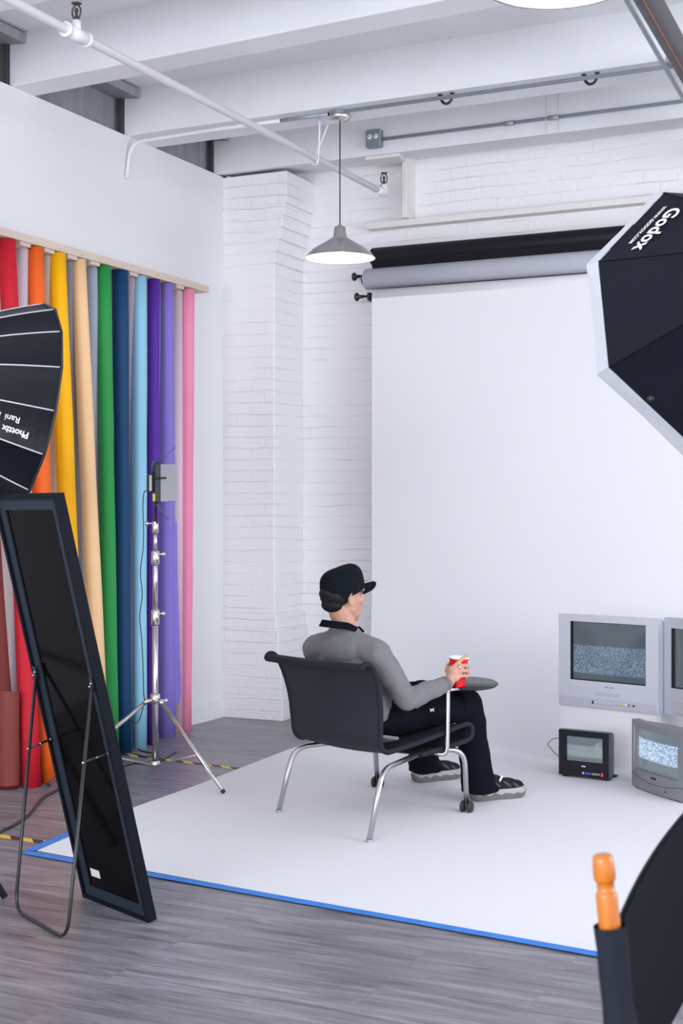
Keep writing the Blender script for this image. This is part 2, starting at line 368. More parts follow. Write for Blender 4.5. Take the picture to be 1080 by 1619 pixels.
def hazard_mat():
    m = mat('hazard_tape', (.8, .6, .05), .5); N, L, b = nodes_of(m)
    g = N.new('ShaderNodeNewGeometry'); d = N.new('ShaderNodeVectorMath'); d.operation = 'DOT_PRODUCT'; d.inputs[1].default_value = (8.5, 8.0, 0)
    L.new(g.outputs['Position'], d.inputs[0]); f = N.new('ShaderNodeMath'); f.operation = 'FRACT'; L.new(d.outputs['Value'], f.inputs[0])
    s = N.new('ShaderNodeMath'); s.operation = 'GREATER_THAN'; s.inputs[1].default_value = .5; L.new(f.outputs[0], s.inputs[0])
    mx = N.new('ShaderNodeMix'); mx.data_type = 'RGBA'; mx.inputs[6].default_value = (.74, .56, .06, 1); mx.inputs[7].default_value = (.045, .03, .035, 1)
    L.new(s.outputs[0], mx.inputs[0]); L.new(mx.outputs[2], b.inputs['Base Color']); return m
m_hazard = hazard_mat()
def screen_mat(name, lo, hi, kind, strength):
    """a lit tube: a band of snow between lo and hi (height on the screen), grey glass elsewhere"""
    m = mat(name, (.02, .025, .028), .12, spec=.6); N, L, b = nodes_of(m)
    tc = N.new('ShaderNodeTexCoord'); s = N.new('ShaderNodeSeparateXYZ'); L.new(tc.outputs['Object'], s.inputs[0])
    a1 = N.new('ShaderNodeMapRange'); a1.interpolation_type = 'SMOOTHSTEP'; a1.inputs['From Min'].default_value = lo-.006; a1.inputs['From Max'].default_value = lo+.006
    a2 = N.new('ShaderNodeMapRange'); a2.interpolation_type = 'SMOOTHSTEP'; a2.inputs['From Min'].default_value = hi+.006; a2.inputs['From Max'].default_value = hi-.006
    L.new(s.outputs[2], a1.inputs[0]); L.new(s.outputs[2], a2.inputs[0])
    band = N.new('ShaderNodeMath'); band.operation = 'MULTIPLY'; L.new(a1.outputs[0], band.inputs[0]); L.new(a2.outputs[0], band.inputs[1])
    nz = N.new('ShaderNodeTexNoise'); nz.inputs['Scale'].default_value = 170 if kind != 'moire' else 120; nz.inputs['Detail'].default_value = 2; L.new(tc.outputs['Object'], nz.inputs['Vector'])
    rp = N.new('ShaderNodeValToRGB'); e = rp.color_ramp.elements
    if kind == 'snow':
        e[0].position = .42; e[0].color = (*srgb(88, 116, 150), 1); e[1].position = .58; e[1].color = (*srgb(205, 222, 245), 1)
    elif kind == 'moire':
        e[0].position = .40; e[0].color = (*srgb(70, 90, 104), 1); e[1].position = .62; e[1].color = (*srgb(138, 150, 185), 1)
        y = e.new(.5); y.color = (*srgb(92, 118, 120), 1)
    else:
        e[0].position = .3; e[0].color = (*srgb(118, 130, 136), 1); e[1].position = .7; e[1].color = (*srgb(134, 146, 152), 1)
    src = nz.outputs[0]
    if kind == 'moire':
        wv = N.new('ShaderNodeTexWave'); wv.wave_type = 'RINGS'; wv.rings_direction = 'SPHERICAL'; wv.inputs['Scale'].default_value = 26; wv.inputs['Distortion'].default_value = 3.0; wv.inputs['Detail Scale'].default_value = 4
        mp = N.new('ShaderNodeMapping'); mp.inputs['Location'].default_value = (.10, 0, .16); L.new(tc.outputs['Object'], mp.inputs[0]); L.new(mp.outputs[0], wv.inputs['Vector'])
        mm = N.new('ShaderNodeMix'); mm.inputs[0].default_value = .22; L.new(nz.outputs[0], mm.inputs[2]); L.new(wv.outputs['Fac'], mm.inputs[3]); src = mm.outputs[0]
    L.new(src, rp.inputs[0])
    base = N.new('ShaderNodeRGB'); base.outputs[0].default_value = (*srgb(*(96, 108, 116) if kind != 'moire' else (72, 84, 94)), 1)
    mx = N.new('ShaderNodeMix'); mx.data_type = 'RGBA'; L.new(band.outputs[0], mx.inputs[0]); L.new(base.outputs[0], mx.inputs[6]); L.new(rp.outputs[0], mx.inputs[7])
    L.new(mx.outputs[2], b.inputs['Emission Color']); b.inputs['Emission Strength'].default_value = strength
    return m

# ------------------------------------------------------------------ room
XL = -4.87; YB = 8.73; ZB = 3.72; ZC = 4.0; XR = 4.5; YF = -4.0
struct('floor', MB().box(((XL+XR)/2-.15, (YF+YB)/2+.2, -.05), (XR-XL+.7, YB-YF+.8, .1)), m_floor)
struct('wall_left', MB().box((XL-.06, (YF+8.31)/2, ZB/2), (.12, 8.31-YF, ZB)), m_wall)
struct('wall_back', MB().box(((XL+XR)/2-.2, YB+.1, 2.05), (XR-XL+.4, .2, 4.1)), m_brick)
struct('ceiling', MB().box(((XL+XR)/2-.3, (YF+YB)/2+.1, ZC+.06), (XR-XL+.9, YB-YF+.4, .12)), m_ceil)
struct('baseboard_left', MB().box((XL+.006, 5.2, .06), (.012, 6.2, .12)), m_wall)
# brick pier in the corner, its courses stepping out at the top and the foot
pier = MB()
def course(z0, z1, xr, yf): pier.box(((XL+xr)/2-.15, (yf+YB)/2, (z0+z1)/2), (xr-XL+.3, YB-yf, z1-z0), bev=.004)
course(0, .16, -4.395, 8.285); course(.16, .45, -4.41, 8.29); course(.45, .62, -4.43, 8.295); course(.62, .72, -4.45, 8.30)
course(.72, 3.10, -4.47, 8.31); course(3.10, 3.18, -4.465, 8.31); course(3.18, 3.26, -4.445, 8.31); course(3.26, 3.34, -4.425, 8.31)
course(3.34, 3.42, -4.405, 8.31); course(3.42, 3.50, -4.395, 8.31); course(3.50, 3.715, -4.377, 8.31)
struct('trim_pier', pier, m_brick)
# ceiling beams across the room (the last one against the wall has a sloping underside)
def beam(yl0, yl1, yr0, yr1):
    return MB().prism([(XL-.02, yl0, ZB), (XR, yr0, ZB), (XR, yr1, ZB), (XL-.02, yl1, ZB)], (0, 0, ZC-ZB+.01))
for i, (a, b, c_, d) in enumerate(((4.88, 5.16, 4.5, 4.78), (6.05, 6.25, 5.42, 5.62), (7.14, 7.46, 7.14, 7.44), (3.7, 4.0, 3.5, 3.8), (2.5, 2.8, 2.4, 2.7))):
    ob = struct('trim_beam', beam(a, b, c_, d), m_ceil); bevel(ob, .008)
wb = MB().add([(XL-.02, 8.22, 3.72), (XL-.02, YB+.01, 3.80), (XL-.02, YB+.01, 4.01), (XL-.02, 8.22, 4.01), (XR, 8.22, 3.72), (XR, YB+.01, 3.80), (XR, YB+.01, 4.01), (XR, 8.22, 4.01)],
              [(0, 1, 2, 3), (4, 7, 6, 5), (0, 4, 5, 1), (1, 5, 6, 2), (2, 6, 7, 3), (3, 7, 4, 0)])
struct('trim_wall_beam', wb, m_ceil)
# steel girder above the left wall: web and a top flange between the beams
struct('trim_girder', MB().box((XL-.10, (YF+8.5)/2, 3.84), (.04, 8.5-YF, .34)), m_girder)
for (y0, y1) in ((5.16, 6.05), (6.26, 7.14), (7.46, 8.22), (4.0, 4.88)):
    f = MB().prism([(XL-.08, y0, 3.985), (XL-.08, y0, 3.955), (XL+.10, y0, 3.935), (XL+.105, y0, 3.985)], (0, y1-y0-.004, 0))
    struct('trim_girder_flange', f, m_girder)
    struct('trim_joint', MB().box((XL-.03, y1-.012, 3.85), (.02, .02, .26)), m_steelgap)
# timber ladder framing above the backdrop
fr = MB()
zt = 3.36; a = onY(578, 357, 8.64)
struct('trim_ledger', MB().box(((a.x+XR)/2, 8.685, zt), (XR-a.x, .09, .042), bev=.003), m_woodwhite)
p = onY(641, 300, 8.60); struct('trim_post', MB().box((p.x, 8.655, 3.59), (.035, .15, .418), bev=.003), m_woodwhite)
a = onY(578, 250, 8.5); b_ = onY(637, 250, 8.5)
zz = lambda y: 3.72+(y-8.22)/(YB-8.22)*.08
def plk(y, u): q = onY(u, 250, y); return q.x
pv = []
for dz in (-.001, -.022): pv += [(plk(8.25, 578), 8.25, zz(8.25)+dz), (plk(8.25, 632), 8.25, zz(8.25)+dz), (plk(8.71, 642), 8.71, zz(8.71)+dz), (plk(8.71, 597), 8.71, zz(8.71)+dz)]
struct('trim_plank', MB().add(pv, [(0, 1, 2, 3), (4, 7, 6, 5), (0, 4, 5, 1), (1, 5, 6, 2), (2, 6, 7, 3), (3, 7, 4, 0)]), m_woodwhite)

# ------------------------------------------------------------------ backdrop paper
XP0, XP1 = -3.83, -1.11
rows = []
prof = [(8.497, 2.84), (8.497, 2.2), (8.497, 1.4), (8.497, .9), (8.49, .68), (8.46, .48), (8.40, .32), (8.30, .18), (8.17, .085), (8.0, .028), (7.8, .006), (7.5, .004)]
pp = catmull([Vector((0, y, z)) for y, z in prof], 3)
NX = 24
left_edge = [fl(504, 1169), fl(453, 1187), fl(400, 1207.5), fl(355, 1225), fl(307, 1244), fl(237, 1268.5), fl(202, 1281), fl(110, 1322), fl(58, 1346)]
for q in pp:
    rows.append([Vector((lerp(XP0, XP1, j/NX), q.y, q.z)) for j in range(NX+1)])
fr_l = fl(58, 1346); fr_r = fl(985, 1516); nfl = 26
for i in range(1, nfl+1):
    k = i/nfl; row = []
    for j in range(NX+1):
        w = j/NX; yl = lerp(7.5, lerp(fr_l.y, fr_r.y, w), k)
        # left edge follows the wandering cut
        ys = [e.y for e in left_edge]; xe = XP0
        for e0, e1 in zip(left_edge, left_edge[1:]):
            if e1.y <= yl <= e0.y: xe = lerp(e0.x, e1.x, (e0.y-yl)/max(1e-6, e0.y-e1.y)); break
        else: xe = left_edge[-1].x if yl < left_edge[-1].y else XP0
        row.append(Vector((lerp(xe, XP1, w), yl, .004)))
    rows.append(row)
pt = empty('backdrop_paper', ((XP0+XP1)/2, 8.5, 0), 'white seamless paper sweeping from the wall roll down over the floor', 'backdrop')
part('paper_sheet', MB().grid(rows, -.0015), m_paper, pt)
rl = MB(); RY, RZ, RR = 8.552, 2.85, .056
rl.lathe([(0, 0), (RR, 0), (RR, XP1-XP0), (0, XP1-XP0)], (XP0, RY, RZ), (1, 0, 0), 36)
part('paper_roll', rl, m_paper, pt)
def roll(name, x0, x1, y, z, r, m, label):
    t = empty(name, ((x0+x1)/2, y, z-r), label, 'paper roll', 'backdrop rolls on the back wall')
    b = MB().lathe([(r*.55, -.0), (r*.9, 0), (r, .006), (r, x1-x0-.006), (r*.9, x1-x0), (r*.5, x1-x0)], (x0, y, z), (1, 0, 0), 36)
    part('paper', b, m, t)
    part('core', MB().tube([(x0-.02, y, z), (x1+.02, y, z)], r*.54, 20), m_black, t)
    return t
roll('paper_roll', -3.87, -1.0, 8.60, 3.135, .063, mat('black_paper', (.006, .0065, .011), .55, spec=.3), 'black seamless paper roll, topmost of the rolls above the white backdrop')
roll('paper_roll', -3.91, -1.0, 8.575, 2.985, .070, mat('grey_paper', (.44, .46, .52), .7), 'light grey seamless paper roll between the black roll and the white backdrop')
# dark edge of paper hanging under the black roll
solo('paper_flap', MB().box(((-3.85-1.0)/2, 8.548, 3.075), (2.85, .003, .05)), mat('black_paper_edge', (.006, .006, .009), .7, spec=.2), 'loose black paper edge hanging just under the black roll', 'paper')
for (u, v, yy, lab) in ((568, 437, 8.575, 'black spindle knob at the left end of the grey roll'), (572, 469, 8.552, 'black spindle knob and bracket at the left end of the white roll')):
    p = onY(u, v, yy); t = empty('roll_bracket', (p.x, p.y, p.z-.03), lab, 'bracket', 'roll brackets left of the backdrop')
    x = p.x-.045
    part('knob', MB().lathe([(0, 0), (.026, 0), (.03, .008), (.026, .018), (.012, .024), (.012, .05), (0, .05)], (x, p.y, p.z), (1, 0, 0), 18), m_black, t)
    part('spindle', MB().tube([(x+.03, p.y, p.z), (XP0+.05, p.y, p.z)], .009, 10), m_black, t)
    part('arm', MB().prism([(XP0-.05, p.y-.02, p.z+.022), (XP0-.05, p.y-.02, p.z-.03), (XP0-.05, YB, p.z-.05), (XP0-.05, YB, p.z+.02)], (.018, 0, 0)), m_black, t)

# blue tape along the cut edges
def strip(a, b, w, th, h=.004, n=1):
    d = (b-a).normalized(); s = Vector((-d.y, d.x, 0))*w/2; z = Vector((0, 0, h))
    a = Vector((a.x, a.y, 0)); b = Vector((b.x, b.y, 0))
    return MB().prism([a-s+z, b-s+z, b+s+z, a+s+z], (0, 0, th))
solo('masking_tape', strip(fl(38, 1349), fl(985, 1518.5), .046, .0008, .0058), m_bluetape, 'blue masking tape along the front edge of the white paper', 'tape')
solo('masking_tape', strip(fl(47, 1347), fl(122, 1315), .046, .0008, .0070), m_bluetape, 'short blue masking tape on the left paper edge behind the mirror', 'tape')
solo('hazard_tape', strip(fl(-60, 1313), fl(71, 1332), .048, .0008, .0004), m_hazard, 'yellow and black striped floor tape left of the mirror', 'tape')
solo('hazard_tape', strip(fl(186, 1192), fl(382, 1216), .048, .0008, .0004), m_hazard, 'yellow and black striped floor tape behind the light stand', 'tape')

# ------------------------------------------------------------------ wall rack with coloured paper rolls
brd = MB(); y1 = onX(331, 457, -4.75).y
brd_t = empty('roll_rack', (XL, 5, 2.86), 'pale pine board rack on the left wall above the coloured rolls', 'rack')
part('board', MB().box(((XL-4.75)/2, (y1+2.5)/2, 2.881), (.12, y1-2.5, .042), bev=.002), m_wood, brd_t)
for u in (59, 95, 130, 194, 222, 249, 276, 302):
    p = onX(u, 361+.274*u+7, -4.75); part('screw', MB().lathe([(0, .002), (.004, .0015), (.004, 0)], p, (1, 0, 0), 8), m_girder, brd_t)
m_cleat = m_wood
for u0, u1 in ((26, 43), (69, 76), (104, 114), (137, 153), (203, 210), (274, 286)):
    a = onX((u0+u1)/2, 420, -4.79); part('cleat', MB().box((-4.815, a.y, 2.850), (.10, .09, .02)), m_cleat, brd_t)
ROLLS = [  # top u0,u1 ; bottom u0,u1,v ; colour ; label
    (-62, -36, -6, 26, 1249, (112, 42, 38), 'brick red paper roll, leftmost on the rack, behind the mirror'),
    (-3, 24.5, 31, 62, 1246, (200, 28, 46), 'crimson red paper roll between the brick red and the orange rolls'),
    (42, 69, 59, 91, 1239, (240, 104, 34), 'orange paper roll between the red and the yellow rolls'),
    (75, 104, 104, 136, 1222, (252, 184, 0), 'yellow paper roll rising above the leaning mirror'),
    (112, 136, 143, 172, 1208, (240, 200, 152), 'tan cream paper roll between the yellow and the green rolls'),
    (152.5, 175, 160, 187, 1198, (42, 146, 72), 'green paper roll between the tan and the navy rolls'),
    (177, 203, 183, 207, 1191, (12, 62, 104), 'navy blue paper roll between the green and the light blue rolls'),
    (209, 232, 208, 231, 1185, (142, 196, 222), 'light blue paper roll left of the light stand'),
    (233, 253, 230, 250, 1178, (84, 42, 152), 'deep purple paper roll behind the light stand pole'),
    (254, 275, 247, 276, 1167, (132, 116, 200), 'lilac paper roll with a loose flap, right of the purple roll'),
    (286, 308, 281, 302, 1156, (240, 142, 176), 'pink paper roll, rightmost on the rack')]
for i, (u0, u1, b0, b1, vb, col, lab) in enumerate(ROLLS):
    top = onX((u0+u1)/2, 430, -4.795); top.z = 2.856
    tt = (top-Vector((0, 0, top.z))).dot(FW); rt = (u1-u0)/2/FPX*tt
    bt = fl((b0+b1)/2, vb); tb = bt.dot(FW); rb = (b1-b0)/2/FPX*tb
    bt = bt+FW*rb*.9
    # never through the wall
    bt.x = max(bt.x, XL+rb*1.08+.02); top.x = max(top.x, XL+rt*1.06+.006)
    m = mat('paper_'+lab.split()[0], srgb(*col), .62, spec=.3, noise=(3, .04))
    mb = MB(); seg = 40; vs = []; fs = []
    ang0 = -0.9+random.uniform(-.6, .6)
    N_ = 9
    for k in range(N_+1):
        f = k/N_; c = top.lerp(bt, f); r = lerp(rt, rb, f)+.0015*sin(k*1.7+i)*(0 < k < N_)
        for s_ in range(seg):
            an = ang0+2*pi*s_/seg; rr = r*(.97+.05*s_/seg); vs.append(Vector((c.x+cos(an)*rr, c.y+sin(an)*rr, c.z)))
    for k in range(N_):
        for s_ in range(seg): fs.append((k*seg+s_, k*seg+(s_+1) % seg, (k+1)*seg+(s_+1) % seg, (k+1)*seg+s_))
    mb.add(vs, fs, True); mb.f.append(list(range(seg))); mb.sm.append(False); mb.f.append([N_*seg+s_ for s_ in range(seg)][::-1]); mb.sm.append(False)
    o = solo('paper_roll', mb, m, lab, 'paper roll', 'coloured paper rolls standing on the left wall')
    if lab.startswith('lilac'):  # loose outer sheet
        a = onX(276, 700, -4.72); c0 = bt+Vector((.02, 0, 0))
        R = []
        for z, u in ((1.35, 277), (1.0, 281), (.6, 284), (.27, 286), (.20, 283)):
            pz = onX(u, 700, -4.70); q0 = Vector((top.lerp(bt, 1-z/2.86).x+.045, top.lerp(bt, 1-z/2.86).y+.01, z)); R.append([q0, q0+(Vector((.01, .02, 0)) if z > 1.3 else Vector((pz.x, pz.y, z))-q0)])
        part('loose_flap', MB().grid(R, .001), m, o)
    if lab.startswith('brick'):
        R = []
        for k in range(11):
            an = -2.6+2.9*k/10; R.append([Vector((bt.x+cos(an)*(rb+.004), bt.y+sin(an)*(rb+.004), z)) for z in (.02, .5)])
        part('loose_sheet', MB().grid(R, .001), mat('paper_brick_lower', srgb(126, 52, 44), .6), o)
BACKROLLS = [(27, 43, 16, 30, 1236, (232, 214, 226), 'white paper roll squeezed between the brick red and crimson rolls'),
    (70, 77, 76, 92, 1215, (214, 196, 186), 'pale beige paper roll showing between the orange and yellow rolls'),
    (103, 113, 122, 138, 1205, (150, 150, 158), 'grey paper roll showing between the yellow and tan rolls'),
    (137, 153, 150, 164, 1195, (176, 184, 206), 'pale grey blue paper roll between the tan and green rolls'),
    (201, 211, 201, 212, 1182, (196, 176, 190), 'dusty mauve paper roll behind the navy and light blue rolls'),
    (274, 287, 274, 287, 1158, (222, 196, 210), 'pale blush paper roll behind the lilac and pink rolls')]
for (u0, u1, b0, b1, vb, col, lab) in BACKROLLS:
    r = .034; top = onX((u0+u1)/2, 430, XL+r+.006); top.z = 2.838
    bt = onX((b0+b1)/2, 1100, XL+r+.02); bt.z = 0.0
    if 'white' in lab: bt = fl(23, 1240)+FW*.03
    mb = MB().tube([top, bt], [r, r*1.05], 24)
    solo('paper_roll', mb, mat('paper_pale', srgb(*col), .7), lab, 'paper roll', 'pale paper rolls behind the coloured ones')

# ------------------------------------------------------------------ pipes and conduits under the ceiling
t = empty('sprinkler_pipe', (-3.65, 0, 3.485), 'white painted sprinkler pipe running under the ceiling towards the back wall', 'pipe')
part('pipe', MB().tube([(-3.65, -3.9, 3.485), (-3.65, 8.26, 3.485)], .0205, 16), m_pipe, t)
tee = MB().tube([(-3.65, 4.90, 3.485), (-3.65, 5.04, 3.485)], .029, 18); tee.tube([(-3.65, 4.97, 3.49), (-3.65, 4.97, 3.545)], .02, 16)
tee.tube([(-3.65, 4.888, 3.485), (-3.65, 4.905, 3.485)], .033, 18); tee.tube([(-3.65, 5.035, 3.485), (-3.65, 5.052, 3.485)], .033, 18)
part('tee_fitting', tee, m_pipe, t)
part('elbow_fitting', MB().tube(bend([(-3.65, 8.18, 3.485), (-3.65, 8.29, 3.485), (-3.65, 8.29, 3.54)], .05), .026, 16), m_pipe, t)
for (y, z) in ((4.97, 3.545), (8.29, 3.54)):
    s = MB().lathe([(0, 0), (.012, 0), (.014, .012), (.008, .018), (.006, .03), (.010, .045), (.005, .055), (0, .058)], (-3.65, y, z), (0, 0, 1), 12)
    for sg in (-1, 1): s.tube(catmull([(-3.65+sg*.012, y, z+.01), (-3.65+sg*.022, y, z+.03), (-3.65+sg*.020, y, z+.052), (-3.65+sg*.006, y, z+.072)], 4), .0042, 8)
    s.lathe([(0, 0), (.02, 0), (.024, .004), (0, .006)], (-3.65, y, z+.072), (0, 0, 1), 14)
    part('sprinkler_head', s, m_sprink, t)
hk = MB(); hk.tube(catmull([(-3.61, 7.27, 3.71), (-3.625, 7.29, 3.55), (-3.64, 7.30, 3.46), (-3.66, 7.31, 3.452), (-3.68, 7.32, 3.47), (-3.655, 7.38, 3.60), (-3.63, 7.42, 3.71)], 5), .006, 8)
solo('pipe_hanger', hk, m_pipe, 'white wire hook holding the sprinkler pipe beside the lamp canopy', 'hanger')
def conduit(pts, r, m, lab, extra=None, rad=.08):
    t = empty('conduit', Vector(pts[0]), lab, 'conduit')
    part('tube', MB().tube(bend(pts, rad), r, 12), m, t); return t
LY = 7.16; LAMPX = onY(536, 186, 7.2).x
can = onY(536, 186, 7.2)
ca = conduit([(can.x+.05, 7.165, 3.693), (1.2, 7.165, 3.693), (XR-.1, 7.165, 3.693)], .0115, m_galv, 'grey steel conduit running right from the lamp canopy along the beam')
cb_end = onX(238, 226, XL+.015)
cb = conduit([(can.x-.05, 7.165, 3.69), (-4.3, 7.165, 3.69), (XL+.016, 7.16, 3.68), (XL+.014, 7.12, 3.45)], .0115, m_pipe, 'white painted conduit running left from the lamp canopy and down the wall', rad=.1)
part('bare_section', MB().tube([(can.x-.05, 7.165, 3.69), (can.x-.36, 7.165, 3.69)], .0125, 12), m_galv, cb)
bx = onY(592, 220, 8.19)
cd = conduit([(bx.x+.05, 8.198, bx.z-.005), (XR-.1, 8.198, bx.z-.005)], .011, m_galv, 'grey steel conduit running right from the outlet box on the wall beam')
for u in (805, 876):
    p = onY(u, 200, 8.198); part('coupling', MB().tube([(p.x-.03, 8.198, bx.z-.005), (p.x+.03, 8.198, bx.z-.005)], .016, 12), m_galv, cd)
t = empty('outlet_box', (bx.x, 8.19, bx.z-.06), 'square grey metal outlet box on the wall beam above the post', 'outlet')
part('box', MB().box((bx.x, 8.19, bx.z), (.105, .058, .115), bev=.008), mat('outlet_metal', (.27, .30, .32), .45, .6), t)
for dx in (-.022, .022):
    rc = part('receptacle', MB().lathe([(0, .0), (.017, 0), (.018, -.003), (.018, -.01)][::-1], (bx.x+dx, 8.160, bx.z+.01), (0, -1, 0), 18), m_print, t)
    s = MB()
    for q in (-.006, .006): s.box((bx.x+dx+q, 8.158, bx.z+.013), (.002, .004, .007))
    part('slots', s, m_black, rc)
for u, lab in ((702, 'black half ring clip under the conduit above the wooden post'), (931, 'black half ring clip under the conduit near the right dark pipe')):
    p = onY(u, 165-.1434*(u-702)*.98, 7.15); t = MB()
    t.tube([Vector((p.x+cos(a)*.032, 7.19, 3.705-.004+sin(a)*.036)) for a in [pi+pi*k/10 for k in range(11)]], .008, 8)
    for sg in (-1, 1): t.box((p.x+sg*.036, 7.19, 3.712), (.018, .03, .014))
    solo('ring_clip', t, m_black, lab, 'clip', 'ring clips on the beam')
for u, lab in ((861, 'left of two thin pale strings hanging down the wall beam'), (880, 'right of two thin pale strings hanging down the wall beam')):
    p = onY(u, 180, 8.17); solo('string', MB().tube([(p.x, 8.21, 3.97), (p.x+.003, 8.18, 3.83), (p.x, 8.20, 3.722)], .0022, 6), m_string, lab, 'string', 'strings on the beam')
a = px(991, 0, 5.4); 
def atZ(u, v, Z): return px(u, v, (Z-EYE)*FPX/(812-v))
q0 = atZ(991, 0, 3.66); q1 = atZ(1080, 155, 3.66); dq = (q1-q0).normalized()
conduit([q0-dq*3.5, q1+dq*((8.19-q1.y)/dq.y)], .012, m_galv, 'thin grey conduit crossing under the beams beside the dark steel pipe')
q0 = atZ(1026, 0, 3.56); q1 = atZ(1082, 100, 3.56); dq = (q1-q0).normalized()
t = empty('steel_pipe', q0, 'dark steel pipe with a rusty seam in the top right corner', 'pipe')
A = q0-dq*3.5; B = q1+dq*((8.60-q1.y)/dq.y)
part('pipe', MB().tube([A, B], .054, 28), m_rust, t)
side = dq.cross(UP).normalized(); off = (side*.1-UP*1).normalized()*.0545
part('rust_seam', MB().tube([A+off, B+off], .003, 6), m_rustline, t)
# the beam clamp where conduits cross
p = atZ(1053, 92, 3.69); solo('pipe_clamp', MB().box((p.x, 7.10, 3.70), (.03, .06, .035), bev=.004), m_nickel, 'small metal clamp where two conduits cross near the dark pipe', 'clamp')

# ------------------------------------------------------------------ pendant lamps
def pendant(c, zr, zc, R, lab, grp='pendant lamps'):
    t = empty('pendant_lamp', (c[0], c[1], zr), lab, 'lamp', grp)
    x, y = c
    part('canopy', MB().lathe([(.0, .0), (.03, .0), (.062, .012), (.066, .03), (.066, .04), (0, .04)], (x, y, zc-.052), (0, 0, 1), 28), m_nickel, t)
    part('junction_box', MB().lathe([(.052, 0), (.054, .012), (.054, .05), (0, .05)], (x, y, zc-.02), (0, 0, 1), 20), m_galv, t)
    part('cord', MB().tube([(x, y, zc-.05), (x, y, zr+.19)], .0038, 8), m_black, t)
    sh = [(.010, .195), (.012, .185), (.030, .18), (.040, .125), (.043, .118), (.075, .098), (R*.78, .048), (R*.9, .025), (R, -.002), (R+.003, -.003)]
    shade = part('lamp_shade', MB().lathe(sh, (x, y, zr), (0, 0, 1), 64), m_nickel, t)
    inn = [(R+.003, -.003), (R-.001, -.001), (R*.9-.002, .022), (R*.78-.002, .045), (.074, .095), (.04, .11), (0, .112)]
    part('shade_lining', MB().lathe(inn, (x, y, zr), (0, 0, 1), 64), m_shadein, shade)
    bulb = part('bulb', MB().ell((x, y, zr+.045), (.032, .032, .036)).tube([(x, y, zr+.06), (x, y, zr+.11)], .016, 12), m_bulb, t)
    l = bpy.data.lights.new('lamp_glow', 'POINT'); l.energy = 1.8; l.shadow_soft_size = .03; l.color = (1, .97, .93)
    lo = bpy.data.objects.new('lamp_glow', l); COL.objects.link(lo); lo.location = (x, y, zr-.03)
    return t
rim = px(537.5, 408, 8.03)
pendant((rim.x, rim.y), rim.z, 3.71, .203, 'brushed nickel pendant lamp hanging in front of the brick pier')
r2 = px(883, -30, 3.72)
pendant((r2.x, r2.y), r2.z, 3.98, .203, 'pendant lamp cut off by the top edge, only its white inside showing')

# ------------------------------------------------------------------ black octagonal softbox, right
def basis(axis, upv=UP):
    ax = Vector(axis).normalized(); e1 = ax.cross(upv).normalized(); e2 = e1.cross(ax); return ax, e1, e2
cdir = lambda x, h, z: (RT*x+UP*h+FW*z).normalized()
GA, g1, g2 = basis(cdir(-.213, -.248, 1.0)); GC = px(1153, 502.5, 4.593); GR = .476
t = empty('softbox', GC-UP*GC.z, 'octagonal black softbox with white rim at the right edge, seen from behind', 'softbox')
oct_ = [g1*cos(radians(22.5+45*k))+g2*sin(radians(22.5+45*k)) for k in range(8)]
apex = GC-GA*.52
cone = MB()
for k in range(8):
    a, b = oct_[k], oct_[(k+1) % 8]; R_ = []
    for i in range(7):
        f = i/6; rr = lerp(GR, .085, f); bow = .0
        R_.append([GC-GA*.52*f+(a*(1-w)+b*w)*rr*(1-.02*sin(pi*w)*sin(pi*min(1, f*1.1))) for w in [j/6 for j in range(7)]])
    cone.grid(R_, .0015)
shell = part('fabric_shell', cone, m_softblack, t)
seams = MB()
for k in range(8): seams.tube([GC+oct_[k]*GR, apex+oct_[k]*.086], .0035, 6)
part('seams', seams, m_softtop, shell)
lip = MB()
for k in range(8):
    a, b = oct_[k], oct_[(k+1) % 8]
    lip.grid([[GC+(a*(1-w)+b*w)*GR*1.006 for w in (0, .5, 1)], [GC+GA*.05+(a*(1-w)+b*w)*GR*(1.05-.012*sin(pi*w)) for w in (0, .5, 1)]], .002, False)
part('white_rim', lip, m_softwhite, t)
dif = MB().add([GC+GA*.035]+[GC+GA*.035+o_*GR*.99 for o_ in oct_], [(0, k+1, (k+1) % 8+1) for k in range(8)]); part('diffuser', dif, m_softwhite, t)
tabs = MB()
def onpanel(k, w, f):
    a, b = oct_[k], oct_[(k+1) % 8]; return GC-GA*.52*f+(a*(1-w)+b*w)*lerp(GR, .085, f)
part('mount_ring', MB().tube([apex, apex-GA*.05], .09, 28), m_black, t)
part('flash_head', MB().tube([apex-GA*.05, apex-GA*.32], .07, 24), m_black, t)
part('stand_pole', MB().tube([apex-GA*.1-UP*.05, Vector(((apex-GA*.1).x, (apex-GA*.1).y, .02))], .014, 12), m_blackmetal, t)
for k in range(3):
    an = 2*pi*k/3+.4; b0 = Vector(((apex-GA*.1).x, (apex-GA*.1).y, .55))
    part('leg', MB().tube([b0, Vector((b0.x+cos(an)*.40, b0.y+sin(an)*.40, .012))], .011, 10), m_blackmetal, t)
